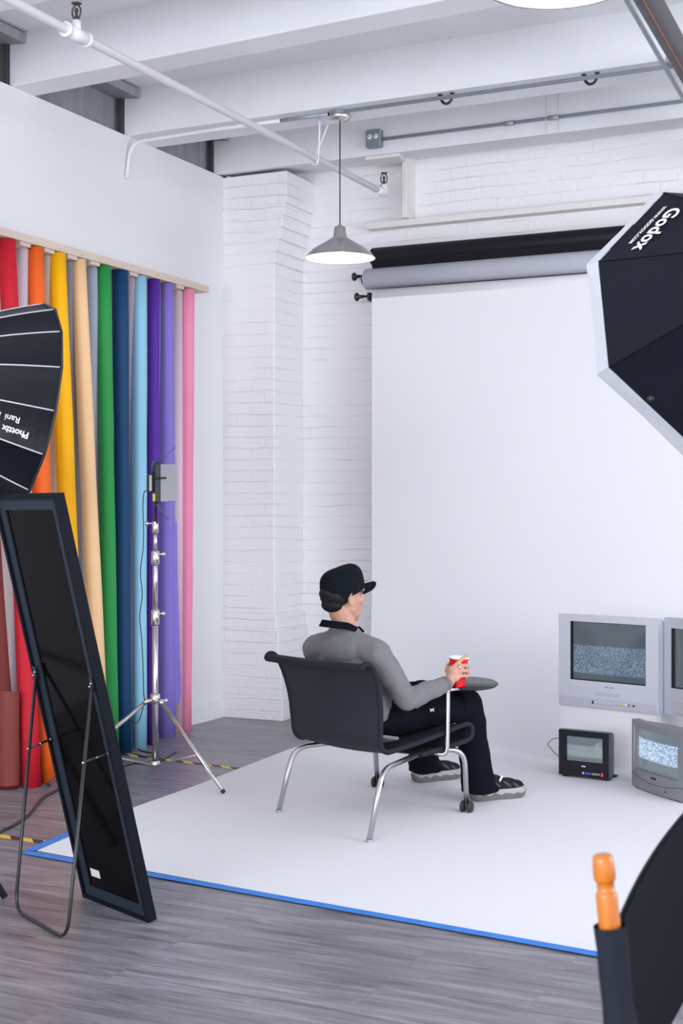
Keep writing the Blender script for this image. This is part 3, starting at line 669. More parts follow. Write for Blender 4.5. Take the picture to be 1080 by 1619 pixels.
# which panel is nearest the upper-left: find by projection
def proj(p):
    d = p-Vector((0, 0, EYE)); z = d.dot(FW); return (540+d.dot(RT)/z*FPX, 812-d.z/z*FPX)
best = min(range(8), key=lambda k: (proj(onpanel(k, .5, 0))[0]-1000)**2+(proj(onpanel(k, .5, 0))[1]-358)**2)
def panel_text(k, w, f, txt, size, bold=0):
    O = onpanel(k, w, f); ex = (onpanel(k, 1, f)-onpanel(k, 0, f)).normalized(); inn = (onpanel(k, w, min(1, f+.1))-O).normalized()
    nrm = ex.cross(inn).normalized()
    if nrm.dot(Vector((0, 0, EYE))-O) < 0: nrm = -nrm
    # upside down: letters' tops point to the rim
    ey = inn; 
    e = ey.cross(nrm).normalized()
    return text_mb(txt, size, O, e, ey, .004, .0005, 'CENTER', 0, bold)
def aim(k, u, v):
    return min([(w/40, f/60) for w in range(41) for f in range(50)], key=lambda q: (proj(onpanel(k, *q))[0]-u)**2+(proj(onpanel(k, *q))[1]-v)**2)
m_ = panel_text(best, *aim(best, 1038, 362), 'Godox', .076, .0015); part('lettering', m_, m_print, shell, label='white brand lettering')
m_ = panel_text(best, *aim(best, 1024, 357), 'WWW.GODOX.COM', .020, .0003); part('web_lettering', m_, m_print, shell)
bk = min(range(8), key=lambda k: (proj(onpanel(k, .5, 0))[0]-1010)**2+(proj(onpanel(k, .5, 0))[1]-640)**2)
p = min([onpanel(bk, w/20, .03) for w in range(21)], key=lambda q: (proj(q)[0]-1020)**2+(proj(q)[1]-638)**2)
part('hook_tab', MB().ell(p, (.014, .008, .012)), m_black, shell)
sl = bpy.data.lights.new('softbox_light', 'AREA'); sl.shape = 'DISK'; sl.size = .8; sl.energy = 3.5; sl.color = (.97, .98, 1)
so = bpy.data.objects.new('softbox_light', sl); COL.objects.link(so); so.location = GC+GA*.07; so.rotation_euler = GA.to_track_quat('-Z', 'Y').to_euler()

# ------------------------------------------------------------------ parabolic softbox, left
PA, p1, p2 = basis(cdir(.857, -.179, .484)); PC = px(36.8, 649, 5.65); PR = .442; PL = .52
t = empty('softbox', PC-UP*PC.z-RT*.5, 'deep black parabolic softbox with silver ribs at the left edge, above the mirror', 'softbox')
PH = -.0714
dirs = [p1*cos(PH+2*pi*k/16)+p2*sin(PH+2*pi*k/16) for k in range(16)]
def pr(f): return PR*max(0.0, f)**.47       # radius at f (0 apex .. 1 rim)
def ppt(k, w, f):
    a, b = dirs[k % 16], dirs[(k+1) % 16]; rr = max(.04, pr(f))*(1-.018*sin(pi*w))
    return PC-PA*PL*(1-f)+(a*(1-w)+b*w)*rr
sh = MB()
for k in range(16):
    sh.grid([[ppt(k, w/4, .02+.98*i/14) for w in range(5)] for i in range(15)], .0015)
shell = part('fabric_shell', sh, m_softtop, t)
for k in range(16):
    part('rib_piping', MB().tube([PC-PA*PL*(1-f)+dirs[k]*(max(.04, pr(f))+.002) for f in [.02+.965*i/20 for i in range(21)]], .0032, 6), m_piping, shell)
part('diffuser', MB().add([PC-PA*.012]+[PC-PA*.012+d*PR*.955 for d in dirs], [(0, k+1, (k+1) % 16+1) for k in range(16)]), m_softwhite, t)
part('rim_binding', MB().tube([PC+d*PR for d in dirs], .005, 8, close=True), m_black, t)
def ppanel_text(uv, txt, size, bold=0, al='CENTER'):
    best = None
    for k in range(16):
        for wi in range(1, 10):
            for fi in range(20, 100, 2):
                q = ppt(k, wi/10, fi/100); n = (ppt(k, 1, fi/100)-ppt(k, 0, fi/100)).cross(ppt(k, .5, fi/100)-ppt(k, .5, fi/100-.02)).normalized()
                out = (q-PC).normalized()
                if n.dot(dirs[k]) < 0: n = -n
                if n.dot(Vector((0, 0, EYE))-q) < 0: continue
                u, v = proj(q); d = (u-uv[0])**2+(v-uv[1])**2
                if best is None or d < best[0]: best = (d, k, wi/10, fi/100, n)
    _, k, w, f, n = best; O = ppt(k, w, f); ex = -(ppt(k, w, f+.05 if f < .95 else f)-ppt(k, w, f-.05)).normalized()
    ey = n.cross(ex); return text_mb(txt, size, O, ex, ey, .006, .0006, al, 0, bold)
part('lettering', ppanel_text((27, 680), 'Phottix', .035, .001), m_print, shell, label='white brand lettering')
part('lettering', ppanel_text((19, 660), 'Rani', .034, .0004), m_print, shell)
part('lettering', ppanel_text((-8, 655), '80', .050, .0001), m_print, shell)
hub = PC-PA*PL
part('flash_head', MB().tube([hub+PA*.02, hub-PA*.25], .065, 24), m_black, t)
sp = hub-PA*.08; foot = Vector((sp.x, sp.y, 0))
part('stand_pole', MB().tube([sp, Vector((sp.x, sp.y, .12))], .015, 12), m_blackmetal, t)
tip = fl(8, 1424); tip.z = .012
d0 = (tip-foot); L0 = d0.length; a0 = atan2(d0.y, d0.x)
for k in range(3):
    an = a0+2*pi*k/3; e = Vector((foot.x+cos(an)*L0, foot.y+sin(an)*L0, .012)); part('leg', MB().tube([Vector((sp.x, sp.y, .75)), e], .0125, 12), m_blackmetal, t)

# ------------------------------------------------------------------ leaning floor mirror seen from behind
BR = C(-.6556, 4.76, 0); BL = C(-.940, 5.083, 0)
wd = (BR-BL); MW = wd.length; wx = wd.normalized(); nh = UP.cross(wx).normalized()
if nh.dot(FW) > 0: nh = -nh                                    # leans back over its stand, towards the viewer's side
lean = .3617; hh = 1.462; ML = sqrt(lean**2+hh**2); ux = (nh*lean+UP*hh)/ML; nx_ = wx.cross(ux).normalized()
if nx_.dot(FW) > 0: nx_ = -nx_
t = empty('floor_mirror', (BL+BR)/2, 'tall black framed floor mirror seen from behind, propped on its wire stand', 'mirror')
mp_ = lambda a, b, c=0: BL+wx*a+ux*b+nx_*c                     # a across, b up, c out of the back
fw = .014
def slab(a0, a1, b0, b1, c0, c1): 
    return MB().prism([mp_(a0, b0, c0), mp_(a1, b0, c0), mp_(a1, b1, c0), mp_(a0, b1, c0)], nx_*(c1-c0))
f_ = MB()
for s in (slab(0, fw, 0, ML, -.03, .006), slab(MW-fw, MW, 0, ML, -.03, .006), slab(fw, MW-fw, 0, fw, -.03, .006), slab(fw, MW-fw, ML-fw, ML, -.03, .006)):
    f_.add(s.v, s.f)
fo = part('frame', f_, m_mirrorframe, t)
f_ = MB(); g = .052
for s in (slab(fw, g, fw, ML-fw, -.022, -.004), slab(MW-g, MW-fw, fw, ML-fw, -.022, -.004), slab(g, MW-g, fw, g, -.022, -.004), slab(g, MW-g, ML-g, ML-fw, -.022, -.004)):
    f_.add(s.v, s.f)
part('inner_frame', f_, m_mirrorlip, t)
part('back_panel', slab(g-.01, MW-g+.01, g-.01, ML-g+.01, -.018, -.010), m_mirrorback, t)
part('mirror_glass', slab(.008, MW-.008, .008, ML-.008, -.028, -.023), mat('mirror_silver', (.85, .85, .87), .02, 1.0), t)
part('label_sticker', slab(.075, .135, .095, .125, -.010, -.009), m_mount, t)
stand = MB()
def near_on(u, v):                                             # nearest point of the frame's back plane on a sight line
    o = Vector((0, 0, EYE)); d = FW+RT*((u-540)/FPX)+UP*(-(v-812)/FPX); k = (mp_(0, 0, .008)-o).dot(nx_)/d.dot(nx_); return o+d*k
hl, hr = near_on(57, 1062), near_on(146, 1080)
fl_l, fl_r = fl(24, 1442), fl(106, 1489)
for p in (fl_l, fl_r): p.z = .007
dd = (fl_l-hl).normalized()
part('wire_stand', MB().tube(bend([hl, fl_l, fl_r, hr], .07, 8), .0062, 12), m_blackmetal, t)
for (h, (u, v), (u2, v2), (su, sv)) in ((hl, (48, 1180), (82, 1168), (0, 0)), (hr, (135, 1203), (172, 1190), (0, 0))):
    F_ = fl_l if h is hl else fl_r; k = (v-proj(h)[1])/(proj(F_)[1]-proj(h)[1]); a = h.lerp(F_, k*1.03); b = near_on(u2, v2)
    br_ = part('hinge_arm', MB().tube([a, b], .0045, 8), m_blackmetal, t)
    for q in (a, a.lerp(b, .55), b, h, h-wx*.012-ux*.012): part('rivet', MB().ell(q+nx_*.006, (.0045,)*3, seg=10, rings=6), m_chrome, br_)
    part('hinge_plate', MB().prism([h-wx*.012-ux*.03, h+wx*.008-ux*.03, h+wx*.008+ux*.02, h-wx*.012+ux*.02], nx_*.004), m_blackmetal, br_)

# ------------------------------------------------------------------ light stand with LED panel
SB = C(-.976, 7.29, 0)
t = empty('light_stand', SB, 'chrome tripod light stand in front of the purple and lilac rolls', 'light stand')
def S(h): return SB+UP*h
zp = lambda v: EYE-(v-812)/FPX*7.29
part('pole', MB().tube([S(.085), S(zp(962))], .0155, 20), m_chrome, t)
part('pole_section', MB().tube([S(zp(965)), S(zp(870))], .0135, 18), m_chrome, t)
part('pole_section', MB().tube([S(zp(875)), S(zp(838))], .0105, 16), m_chrome, t)
for v0, v1, r in ((871, 893, .022), (964, 988, .022), (824, 843, .017)):
    cpart = part('collar', MB().lathe([(r*.8, 0), (r, .004), (r, zp(v0)-zp(v1)-.004), (r*.8, zp(v0)-zp(v1))], S(zp(v1)), (0, 0, 1), 20), m_chrome, t)
    vm = (v0+v1)/2-6; sg = -1 if v0 == 824 else 1; a = S(zp(vm))
    kd = (RT*sg-FW*.2).normalized()
    part('knob', MB().tube([a, a+kd*.045], .005, 8).lathe([(0, 0), (.010, 0), (.012, .006), (.010, .018), (0, .02)], a+kd*.035, kd, 12), m_chrome, cpart)
hubc = part('leg_collar', MB().lathe([(.018, 0), (.026, .004), (.026, .05), (.018, .055)], S(zp(1113)), (0, 0, 1), 18), m_chrome, t)
a = S(zp(1107)); kd = (RT-FW*.3).normalized(); part('knob', MB().tube([a, a+kd*.055], .006, 8).ell(a+kd*.06, (.012, .012, .012)), m_chrome, hubc)
part('base_hub', MB().lathe([(.015, 0), (.024, .002), (.026, .03), (.017, .036)], S(.07), (0, 0, 1), 18), m_chrome, t)
feet = [fl(353, 1256), fl(75, 1246), C(-1.06, 7.98, 0)]
for i, p in enumerate(feet):
    p.z = .014; d = Vector((p.x-SB.x, p.y-SB.y, 0)).normalized(); top = S(zp(1108))+d*.045
    lg = part('leg', MB().tube([top, p], .0108, 14), m_chrome, t)
    part('rubber_foot', MB().tube([top.lerp(p, .988), p+(p-top).normalized()*.004], .0116, 12), m_rubber, lg)
    part('leg_bracket', MB().tube([S(zp(1106)), top, top.lerp(p, .03)], .012, 10), m_chrome, lg)
    br = MB(); sd = Vector((-d.y, d.x, 0))*.009; A = S(.085)+d*.02; B = top.lerp(p, .60)
    for s_ in (-1, 1): br.tube([A+sd*s_, B+sd*s_], .0042, 6)
    part('brace', br, mat('brace_metal', (.52, .49, .45), .4, .8), lg)
# LED panel on the spigot, facing the backdrop
LC = px(248, 764, 7.29); lt = empty('led_panel_light', LC-UP*.12, 'black video light panel with open barn doors on top of the chrome stand', 'light')
fx = (RT*.985+FW*.17).normalized(); sx_ = UP.cross(fx).normalized()              # fx the way it shines
Mx = Matrix((fx, sx_, UP)).transposed()
part('housing', MB().box(LC, (.03, .17, .205), Mx, .006), m_ledbody, lt)
part('led_face', MB().box(LC+fx*.017, (.004, .155, .185), Mx), m_softwhite, lt)
bt_ = part('battery', MB().box(LC-fx*.034+UP*.0, (.036, .075, .10), Mx, .006), m_ledbody, lt)
part('battery_label', MB().box(LC-fx*.034-sx_*.0382, (.012, .002, .08), Mx), m_print, bt_)
part('maker_label', MB().box(LC-fx*.018-UP*.075-sx_*.07, (.012, .03, .04), Mx, .002), m_yellow, bt_)
near = -sx_ if (-sx_).dot(FW) < 0 else sx_
hd = part('barn_door', MB().prism([LC+fx*.018+near*.087+UP*.097, LC+fx*.018+near*.087-UP*.097, LC+fx*.100+near*.098-UP*.092, LC+fx*.100+near*.098+UP*.095], near*.0018), m_ledsilver, lt, label='silver side flap')
part('barn_door', MB().prism([LC+fx*.018-near*.087+UP*.097, LC+fx*.018-near*.087-UP*.097, LC+fx*.100-near*.12-UP*.092, LC+fx*.100-near*.12+UP*.095], near*.0018), m_ledbody, lt)
part('barn_door', MB().prism([LC+fx*.012+UP*.103-sx_*.08, LC+fx*.012+UP*.103+sx_*.08, LC+fx*.092+UP*.185+sx_*.085, LC+fx*.092+UP*.185-sx_*.085], (UP-fx).normalized()*.0025), m_ledbody, lt)
part('barn_door', MB().prism([LC-fx*.004-UP*.112-sx_*.08, LC-fx*.004-UP*.112+sx_*.08, LC+fx*.060-UP*.192+sx_*.085, LC+fx*.060-UP*.192-sx_*.085], (UP+fx).normalized()*.0025), m_teal, lt)
part('side_clip', MB().tube([LC-fx*.03+near*.09+UP*.025, LC+fx*.045+near*.095+UP*.025], .005, 8), m_black, lt)
part('tilt_bracket', MB().tube(bend([LC+near*.01-UP*.10, LC-fx*.012-UP*.14, LC-fx*.008-UP*.175, S(zp(826))], .02), .009, 12), m_black, lt)
part('top_handle', MB().tube(bend([LC-fx*.02+UP*.04, LC-fx*.024+UP*.11, LC+fx*.01+UP*.112], .02), .006, 8), m_teal, lt)
cp = [px(u, v, 7.25) for u, v in ((236, 776), (228, 778), (226, 800), (227, 840), (226, 870), (222, 905), (225, 940), (221, 975), (224, 1010), (226, 1050), (227, 1095))]
cp += [px(228, 1110, 7.3), px(218, 1142, 7.4), fl(206, 1168)+UP*.1, fl(203, 1186)+UP*.006, fl(222, 1196)+UP*.005, fl(245, 1199)+UP*.005]
solo('power_cable', MB().tube(catmull(cp, 5), .0028, 6), m_black, 'thin black cable hanging from the light panel beside the chrome pole', 'cable')
for pts, r, lab in (([(-30, 1345), (0, 1318), (20, 1308), (45, 1291), (58, 1275), (70, 1262), (92, 1250), (120, 1235)], .0065, 'thick dark cable snaking over the floor left of the mirror'),
                    ([(182, 1222), (195, 1213), (215, 1208), (240, 1209), (262, 1200), (278, 1190)], .0045, 'black cable on the floor round the foot of the light stand'),
                    ([(212, 1178), (222, 1187), (238, 1191), (252, 1191)], .004, 'short black cable lying against the bottoms of the blue and purple rolls')):
    solo('floor_cable', MB().tube(catmull([fl(u, v)+UP*r for u, v in pts], 5), r, 8), m_black, lab, 'cable')

# ------------------------------------------------------------------ chair with tablet arm
CC = C(.149, 6.508, 0); cF = (RT*.730+FW*.683); cW = (RT*.683-FW*.730)
def Q(s, w, z): return CC+cF*s+cW*w+UP*z
ch = empty('tablet_chair', CC, 'dark grey mesh lounge chair with steel legs and a round tablet, under the seated person', 'chair')
prf = [(-.385, .722), (-.375, .742), (-.345, .745), (-.31, .715), (-.275, .64), (-.25, .54), (-.243, .44), (-.235, .375), (-.20, .343), (-.14, .345), (0, .362), (.15, .383), (.27, .405), (.335, .412), (.368, .395), (.372, .365), (.345, .340), (.25, .325), (.12, .312), (.02, .305)]
pc = catmull([Vector((a, b, 0)) for a, b in prf], 4)
def hwid(z, s): return .285+.035*max(0, min(1, (z-.36)/.38)) if s < 0 else .285
rows = []; NW = 14
for q in pc:
    hwd = hwid(q.y, q.x); row = []
    for j in range(NW+1):
        w = -1+2*j/NW; dip = (.028*(1-w*w)) if q.x < -.22 and q.y > .4 else 0
        sag = -.012*(1-w*w) if q.x > -.2 else 0
        row.append(Q(q.x-dip, w*hwd, q.y+sag))
    rows.append(row)
part('mesh_shell', MB().grid(rows, .006), m_meshfab, ch)
for sg in (-1, 1):
    part('edge_hem', MB().tube([Q(q.x, sg*hwid(q.y, q.x), q.y) for q in pc], .0125, 10), m_meshedge, ch)
part('top_roll', MB().tube([Q(-.378-.028*(1-w*w), w*.32, .726) for w in [-1+k/8 for k in range(17)]], .0145, 12), m_meshedge, ch)
rn, rfar, fn, ff = C(.118, 5.912, .0), C(-.293, 6.505, 0), C(.586, 6.51, .0), C(.184, 7.105, 0)
TR = .0125
midn = Q(.10, .20, .300); midf = Q(.10, -.20, .300)
def leg(foot, knee, mid, wheel=False):
    f = Vector((foot.x, foot.y, .012 if not wheel else .03))
    lg = part('leg', MB().tube(bend([f, knee, mid], .075, 8), TR, 16), m_legsteel, ch)
    if not wheel: part('foot_cap', MB().tube([Vector((foot.x, foot.y, 0)), f+UP*.004], TR*1.06, 14), m_galv, lg)
    else:
        wa = (RT*.8-FW*.5).normalized()
        for s_ in (-1, 1):
            c0 = Vector((foot.x, foot.y, .028))+wa*s_*.018
            part('caster_wheel', MB().lathe([(0, -.008), (.024, -.008), (.028, -.004), (.028, .004), (.024, .008), (0, .008)], c0, wa, 20), m_rubber, lg)
        part('axle', MB().tube([Vector((foot.x, foot.y, .028))-wa*.024, Vector((foot.x, foot.y, .028))+wa*.024], .006, 8), m_legsteel, lg)
leg(rn, C(.178, 6.02, .292), Q(.13, .235, .312)); leg(rfar, C(-.225, 6.60, .292), Q(.02, -.20, .312))
leg(fn, C(.575, 6.50, .295), Q(.14, .235, .312), True); leg(ff, C(.165, 7.08, .30), Q(.15, -.20, .312), True)
part('crossbar', MB().tube([Q(.14, .25, .305), Q(.12, -.25, .305)], .011, 12), m_legsteel, ch)
pz = px(708, 1095, 6.417); pb = px(708, 1178, 6.417)
tb = part('tablet_pole', MB().tube(bend([Q(.13, .235, .307), px(707, 1196, 6.40), px(708, 1100, 6.417), pz+UP*.03], .05, 8), .0115, 16), m_legsteel, ch)
TC = px(741, 1080, 6.60); tn = (UP*1.0-FW*.085).normalized()
part('tablet', MB().lathe([(0, -.009), (.132, -.009), (.140, -.003), (.140, .001), (.136, .004), (0, .004)], TC, tn, 56), m_tablet, ch, label='round dark tablet top')
part('tablet_support', MB().tube([pz+UP*.012, px(722, 1089.5, 6.47), px(752, 1089, 6.56)], .008, 8), m_legsteel, tb)

# ------------------------------------------------------------------ red cup
tz = lambda p: TC+(p-TC)-tn*((p-TC).dot(tn))
cupb = tz(px(724.5, 1079, 6.50))+tn*.0045
t = empty('party_cup', cupb, 'red plastic cup in the hand on the round tablet', 'cup')
cu = (UP*1.0+RT*.02-FW*.04).normalized()
part('cup_wall', MB().lathe([(0, 0), (.030, 0), (.032, .004), (.033, .024), (.036, .052), (.0365, .054), (.0405, .098), (.041, .100), (.0450, .134)], cupb, cu, 40), m_red, t)
part('cup_rim', MB().lathe([(.0445, .132), (.0475, .134), (.0475, .139), (.0435, .139), (.0395, .098), (.031, .006), (0, .005)], cupb, cu, 40), m_cupwhite, t, label='white rim and inside')

# ------------------------------------------------------------------ the seated person
HC = C(.008, 6.385, 1.030)                                      # head centre
hf = (RT*cos(radians(33))+FW*sin(radians(33))-UP*.06).normalized(); hr_ = hf.cross(UP).normalized(); hu = hr_.cross(hf)
HM = Matrix((hf, hr_, hu)).transposed()
def Hd(f, r, u): return HC+hf*f+hr_*r+hu*u
ps = empty('person', Q(-.05, 0, 0), 'person in black cap and grey fleece sitting in the mesh chair, holding a red cup', 'person')
body = MB()
body.ell(Hd(-.012, 0, .028), (.098, .077, .092), HM, 28, 18)
body.ell(Hd(.030, 0, -.035), (.062, .060, .072), HM, 24, 16)
body.ell(Hd(.044, 0, -.086), (.045, .044, .032), HM); body.ell(Hd(.072, 0, -.104), (.021, .024, .019), HM); body.ell(Hd(.02, 0, -.062), (.060, .058, .046), HM)
body.ell(Hd(.066, 0, -.070), (.034, .036, .036), HM); body.ell(Hd(.082, 0, .010), (.016, .045, .016), HM)            # brow
body.cap(Hd(.086, 0, .000), Hd(.105, 0, -.026), .009, .0115); 
for s_ in (-1, 1): body.ell(Hd(.097, s_*.011, -.030), (.010, .008, .007), HM)
body.ell(Hd(.090, 0, -.052), (.012, .022, .006), HM); body.ell(Hd(.088, 0, -.064), (.012, .020, .007), HM)
for s_ in (-1, 1): body.ell(Hd(.055, s_*.045, -.022), (.028, .018, .024), HM)
for s_ in (-1, 1):
    em = HM @ Matrix.Rotation(radians(-12), 3, 'Y')
    ec = Hd(-.006, s_*.076, -.020)
    ring = [ec+hf*(cos(a)*.016)+hu*(sin(a)*.028)+hr_*s_*(.006+.006*(cos(a) < 0)) for a in [2*pi*k/16 for k in range(16)]]
    body.tube(ring, .0048, 8, close=True); body.ell(Hd(-.010, s_*.076, -.020), (.013, .007, .024), HM)
    body.ell(Hd(.002, s_*.080, -.042), (.007, .005, .009), HM)
nb = Q(-.165, 0, .85)
body.cap(Hd(-.028, 0, -.045), nb, .053, .052)
body.ell(Q(-.15, 0, .66), (.09, .09, .18)); body.cap(Q(-.17, -.15, .78), Q(-.17, .15, .78), .045, .045); body.cap(Q(-.05, 0, .47), Q(-.11, 0, .64), .08, .08)
# limbs inside the clothes
SH = Q(-.165, .185, .772); EL = Q(-.045, .262, .560); WR = px(709, 1080, 6.44)
SHL = Q(-.165, -.215, .765); ELL = Q(-.02, -.285, .575); WRL = Q(.21, -.17, .555)
body.cap(Q(-.17, .14, .78), SH, .045, .045); body.cap(SH, EL, .042, .036); body.cap(EL, WR, .035, .026)
body.cap(Q(-.17, -.14, .78), SHL, .045, .045); body.cap(SHL, ELL, .042, .036); body.cap(ELL, WRL, .035, .026)
HIPR = Q(-.06, .10, .45); KNR = C(.610, 6.735, .478); ANR = C(.665, 6.775, .115)
HIPL = Q(-.06, -.10, .45); KNL = C(.395, 6.93, .50); ANL = C(.435, 7.25, .115)
body.cap(HIPR, KNR, .055, .05); body.cap(KNR, ANR, .045, .035); body.cap(HIPL, KNL, .055, .05); body.cap(KNL, ANL, .045, .035)
body.cap(HIPR, HIPL, .06, .06); body.cap(ANR, ANR+RT*.05-UP*.035, .028, .022); body.cap(ANL, ANL+RT*.05-UP*.035, .028, .020)
# right hand closed round the cup
def chain(pts, rs):
    pts = [px(*p) for p in pts]
    for a, b, ra, rb in zip(pts, pts[1:], rs, rs[1:]): body.cap(a, b, ra, rb, seg=12)
body.cap(WR, px(717, 1069, 6.445), .025, .022); body.cap(px(714, 1060, 6.45), px(720, 1072, 6.44), .018, .019)
body.cap(px(713, 1057, 6.46), px(719, 1055, 6.448), .015, .013); body.cap(px(712, 1070, 6.45), px(718, 1062, 6.44), .021, .017)
chain([(716, 1056, 6.448), (724, 1048, 6.442), (731.5, 1041.5, 6.455), (738, 1036.5, 6.468)], [.0115, .0098, .0088, .0078])
chain([(720, 1059, 6.443), (729, 1053, 6.438), (737, 1052, 6.455), (741, 1055.5, 6.475)], [.0120, .0100, .0090, .0080])
chain([(721.5, 1066, 6.440), (730, 1060.5, 6.438), (737.5, 1060.5, 6.455), (740.5, 1064, 6.475)], [.0115, .0096, .0088, .0078])
chain([(720.5, 1073, 6.440), (728.5, 1069, 6.440), (735, 1068.5, 6.455), (738, 1071.5, 6.472)], [.0105, .0086, .0078, .0070])
chain([(711, 1068, 6.47), (707, 1060, 6.485), (708, 1052.5, 6.51), (712, 1048, 6.545)], [.014, .0115, .0095, .0085])
# left hand resting on the left thigh
lhd = Q(.27, -.155, .556); body.cap(WRL, lhd, .024, .026)
for i in range(4):
    b0 = Q(.285, -.185+.022*i, .558); body.cap(lhd, b0, .014, .0095, seg=10); body.cap(b0, Q(.32+(.006 if i in (1, 2) else 0), -.188+.023*i, .550), .0092, .0085, seg=10)
    body.cap(Q(.32+(.006 if i in (1, 2) else 0), -.188+.023*i, .550), Q(.345+(.006 if i in (1, 2) else 0), -.188+.023*i, .538), .0085, .0075, seg=10)
body.cap(Q(.24, -.13, .55), Q(.28, -.105, .548), .012, .0095, seg=10); body.cap(Q(.28, -.105, .548), Q(.305, -.10, .54), .0095, .008, seg=10)
bo = part('body', body, m_skin, ps); remesh(bo, .0038, 3)
# nails, ring
ringp = MB(); a = px(727, 1054.2, 6.4385); d = (px(737, 1052, 6.455)-px(729, 1053, 6.438)).normalized()
d = (px(729, 1053, 6.438)-px(720, 1059, 6.443)).normalized()
ringp.lathe([(.0108, -.0035), (.0122, -.0035), (.0122, .0035), (.0108, .0035)], a, d, 20); part('finger_ring', ringp, m_chrome, bo)
# face details: eyes and brows
for s_ in (-1, 1):
    part('eye', MB().ell(Hd(.0805, s_*.030, -.004), (.010, .012, .008), HM), mat('eye_white', (.7, .68, .66), .2), bo)
    part('iris', MB().ell(Hd(.0885, s_*.031, -.005), (.003, .006, .006), HM), m_black, bo)
    part('eyebrow', MB().tube([Hd(.092, s_*.016, .012), Hd(.090, s_*.030, .017), Hd(.078, s_*.046, .013)], .003, 6), m_hair, bo)
part('mouth', MB().ell(Hd(.0985, 0, -.058), (.004, .019, .0022), HM), mat('lip', (.42, .16, .14), .5), bo)
# hair under the cap
hb = MB(); hb.ell(Hd(-.046, 0, -.012), (.066, .077, .052), HM, 24, 16); hb.ell(Hd(-.058, 0, -.050), (.045, .062, .036), HM); hb.ell(Hd(-.094, 0, .000), (.026, .045, .030), HM)
for s_ in (-1, 1): hb.ell(Hd(.006, s_*.070, .018), (.022, .014, .020), HM)
ho = part('hair', hb, m_hair, bo); remesh(ho, .004, 2)
dl = ho.modifiers.new('strands', 'DISPLACE'); tx = bpy.data.textures.new('strands', 'CLOUDS'); tx.noise_scale = .01; dl.texture = tx; dl.strength = .0015
# cap: tall crown, brim curved over the brow
cap = MB(); cr = []
CU = (hu*cos(radians(6))-hf*sin(radians(-6))).normalized(); 
capM = HM @ Matrix.Rotation(radians(-13), 3, 'Y'); c_f = capM @ Vector((1, 0, 0)); c_r = capM @ Vector((0, 1, 0)); c_u = capM @ Vector((0, 0, 1))
if c_f.z < 0 and False: pass
KO = Hd(-.006, 0, .030)
def K(f, r, u): return KO+c_f*f+c_r*r+c_u*u
rows = []; hgt = [(-.020, 1.0), (-.005, 1.005), (.018, 1.0), (.040, .97), (.058, .90), (.072, .78), (.083, .60), (.090, .36), (.093, .15), (.094, .01)]
for h_, sc_ in hgt:
    row = []
    for k in range(37):
        a = 2*pi*k/36; fx_ = cos(a); front = max(0, fx_)
        sf = sc_**(.45 if fx_ > .25 else 1.0)*(1 if sc_ > .3 else sc_/.3) if fx_ > 0 else sc_
        sf = lerp(sc_, min(1.0, sc_**.55), front**1.5) if sc_ > .2 else sc_
        row.append(K(.107*fx_*sf, .087*sin(a)*sc_, h_+.010*front*(sc_ < .99)*(sc_ > .3)-(.026*max(0, -fx_)+.010*(1-abs(fx_))-.010*front)*(h_ < .0)))
    rows.append(row)
co = part('cap', MB().grid(rows, .002), m_cap, bo)
part('cap_button', MB().ell(K(0, 0, .096), (.007, .007, .004)), m_cap, co)
sm = MB()
for a in (0.0, pi/3, 2*pi/3, pi, 4*pi/3, 5*pi/3):
    pts = []
    for h_, sc_ in hgt:
        fx_ = cos(a); front = max(0, fx_); sf = lerp(sc_, min(1.0, sc_**.55), front**1.5) if sc_ > .2 else sc_
        pts.append(K(.1085*fx_*sf, .0885*sin(a)*sc_, h_+.010*front*(sc_ < .99)*(sc_ > .3)+.0005))
    sm.tube(pts, .0012, 6)
part('cap_seams', sm, m_cap, co)
rows = []
for i in range(9):
    f = i/8; row = []
    for j in range(17):
        w = -1+2*j/16; base = .107*sqrt(max(0, 1-(w*.80)**2)); L_ = .070*(1-abs(w)**3.2)**.5 if abs(w) < 1 else 0
        row.append(K(base*.985+L_*f, w*.070*(1+.06*f), -.006+.002*f-.026*w*w-.010*f*w*w))
    rows.append(row)
part('brim', MB().grid(rows, .0035), m_cap, co)
part('brim_sticker', MB().ell(K(.150, -.02, .0035), (.016, .012, .0012), capM), mat('sticker_grey', (.30, .29, .31), .5), co, label='small grey patch on the brim')
# sweater
sw = MB()
cm = Matrix((cF, cW, UP)).transposed()
sw.ell(Q(-.145, 0, .665), (.108, .200, .185), cm, 30, 20); sw.ell(Q(-.110, 0, .52), (.130, .195, .165), cm, 28, 18); sw.ell(Q(-.155, 0, .775), (.082, .165, .085), cm, 24, 16)
sw.cap(Q(-.185, -.03, .832), Q(-.185, .03, .832), .064, .064); sw.ell(Q(-.19, 0, .79), (.085, .15, .09), cm)
for s_, A_, B_, W_ in ((1, SH, EL, WR), (-1, SHL, ELL, WRL)):
    sw.cap(Q(-.180, s_*.06, .812), A_, .060, .065); sw.cap(A_, B_, .066, .052); sw.cap(B_, B_.lerp(W_, .5), .052, .045)
    sw.cap(B_.lerp(W_, .5), B_.lerp(W_, .94), .045, .036)
    ax = (B_-A_).normalized()
    for f_, rr in ((.80, .058), (.93, .058)):
        c0 = A_.lerp(B_, f_); sw.ell(c0, (rr, rr, .012), Vector((0, 0, 1)).rotation_difference(ax).to_matrix())
    ax = (W_-B_).normalized()
    for f_, rr in ((.14, .056), (.30, .052), (.46, .048), (.62, .0445), (.86, .0385)):
        c0 = B_.lerp(W_, f_); sw.ell(c0, (rr, rr, .010), Vector((0, 0, 1)).rotation_difference(ax+Vector((.1*sin(f_*9), .1*cos(f_*7), .2*sin(f_*5)))).to_matrix())
so_ = part('fleece_sweater', sw, m_sweater, bo); remesh(so_, .006, 6); ripple(so_, .07, .012)
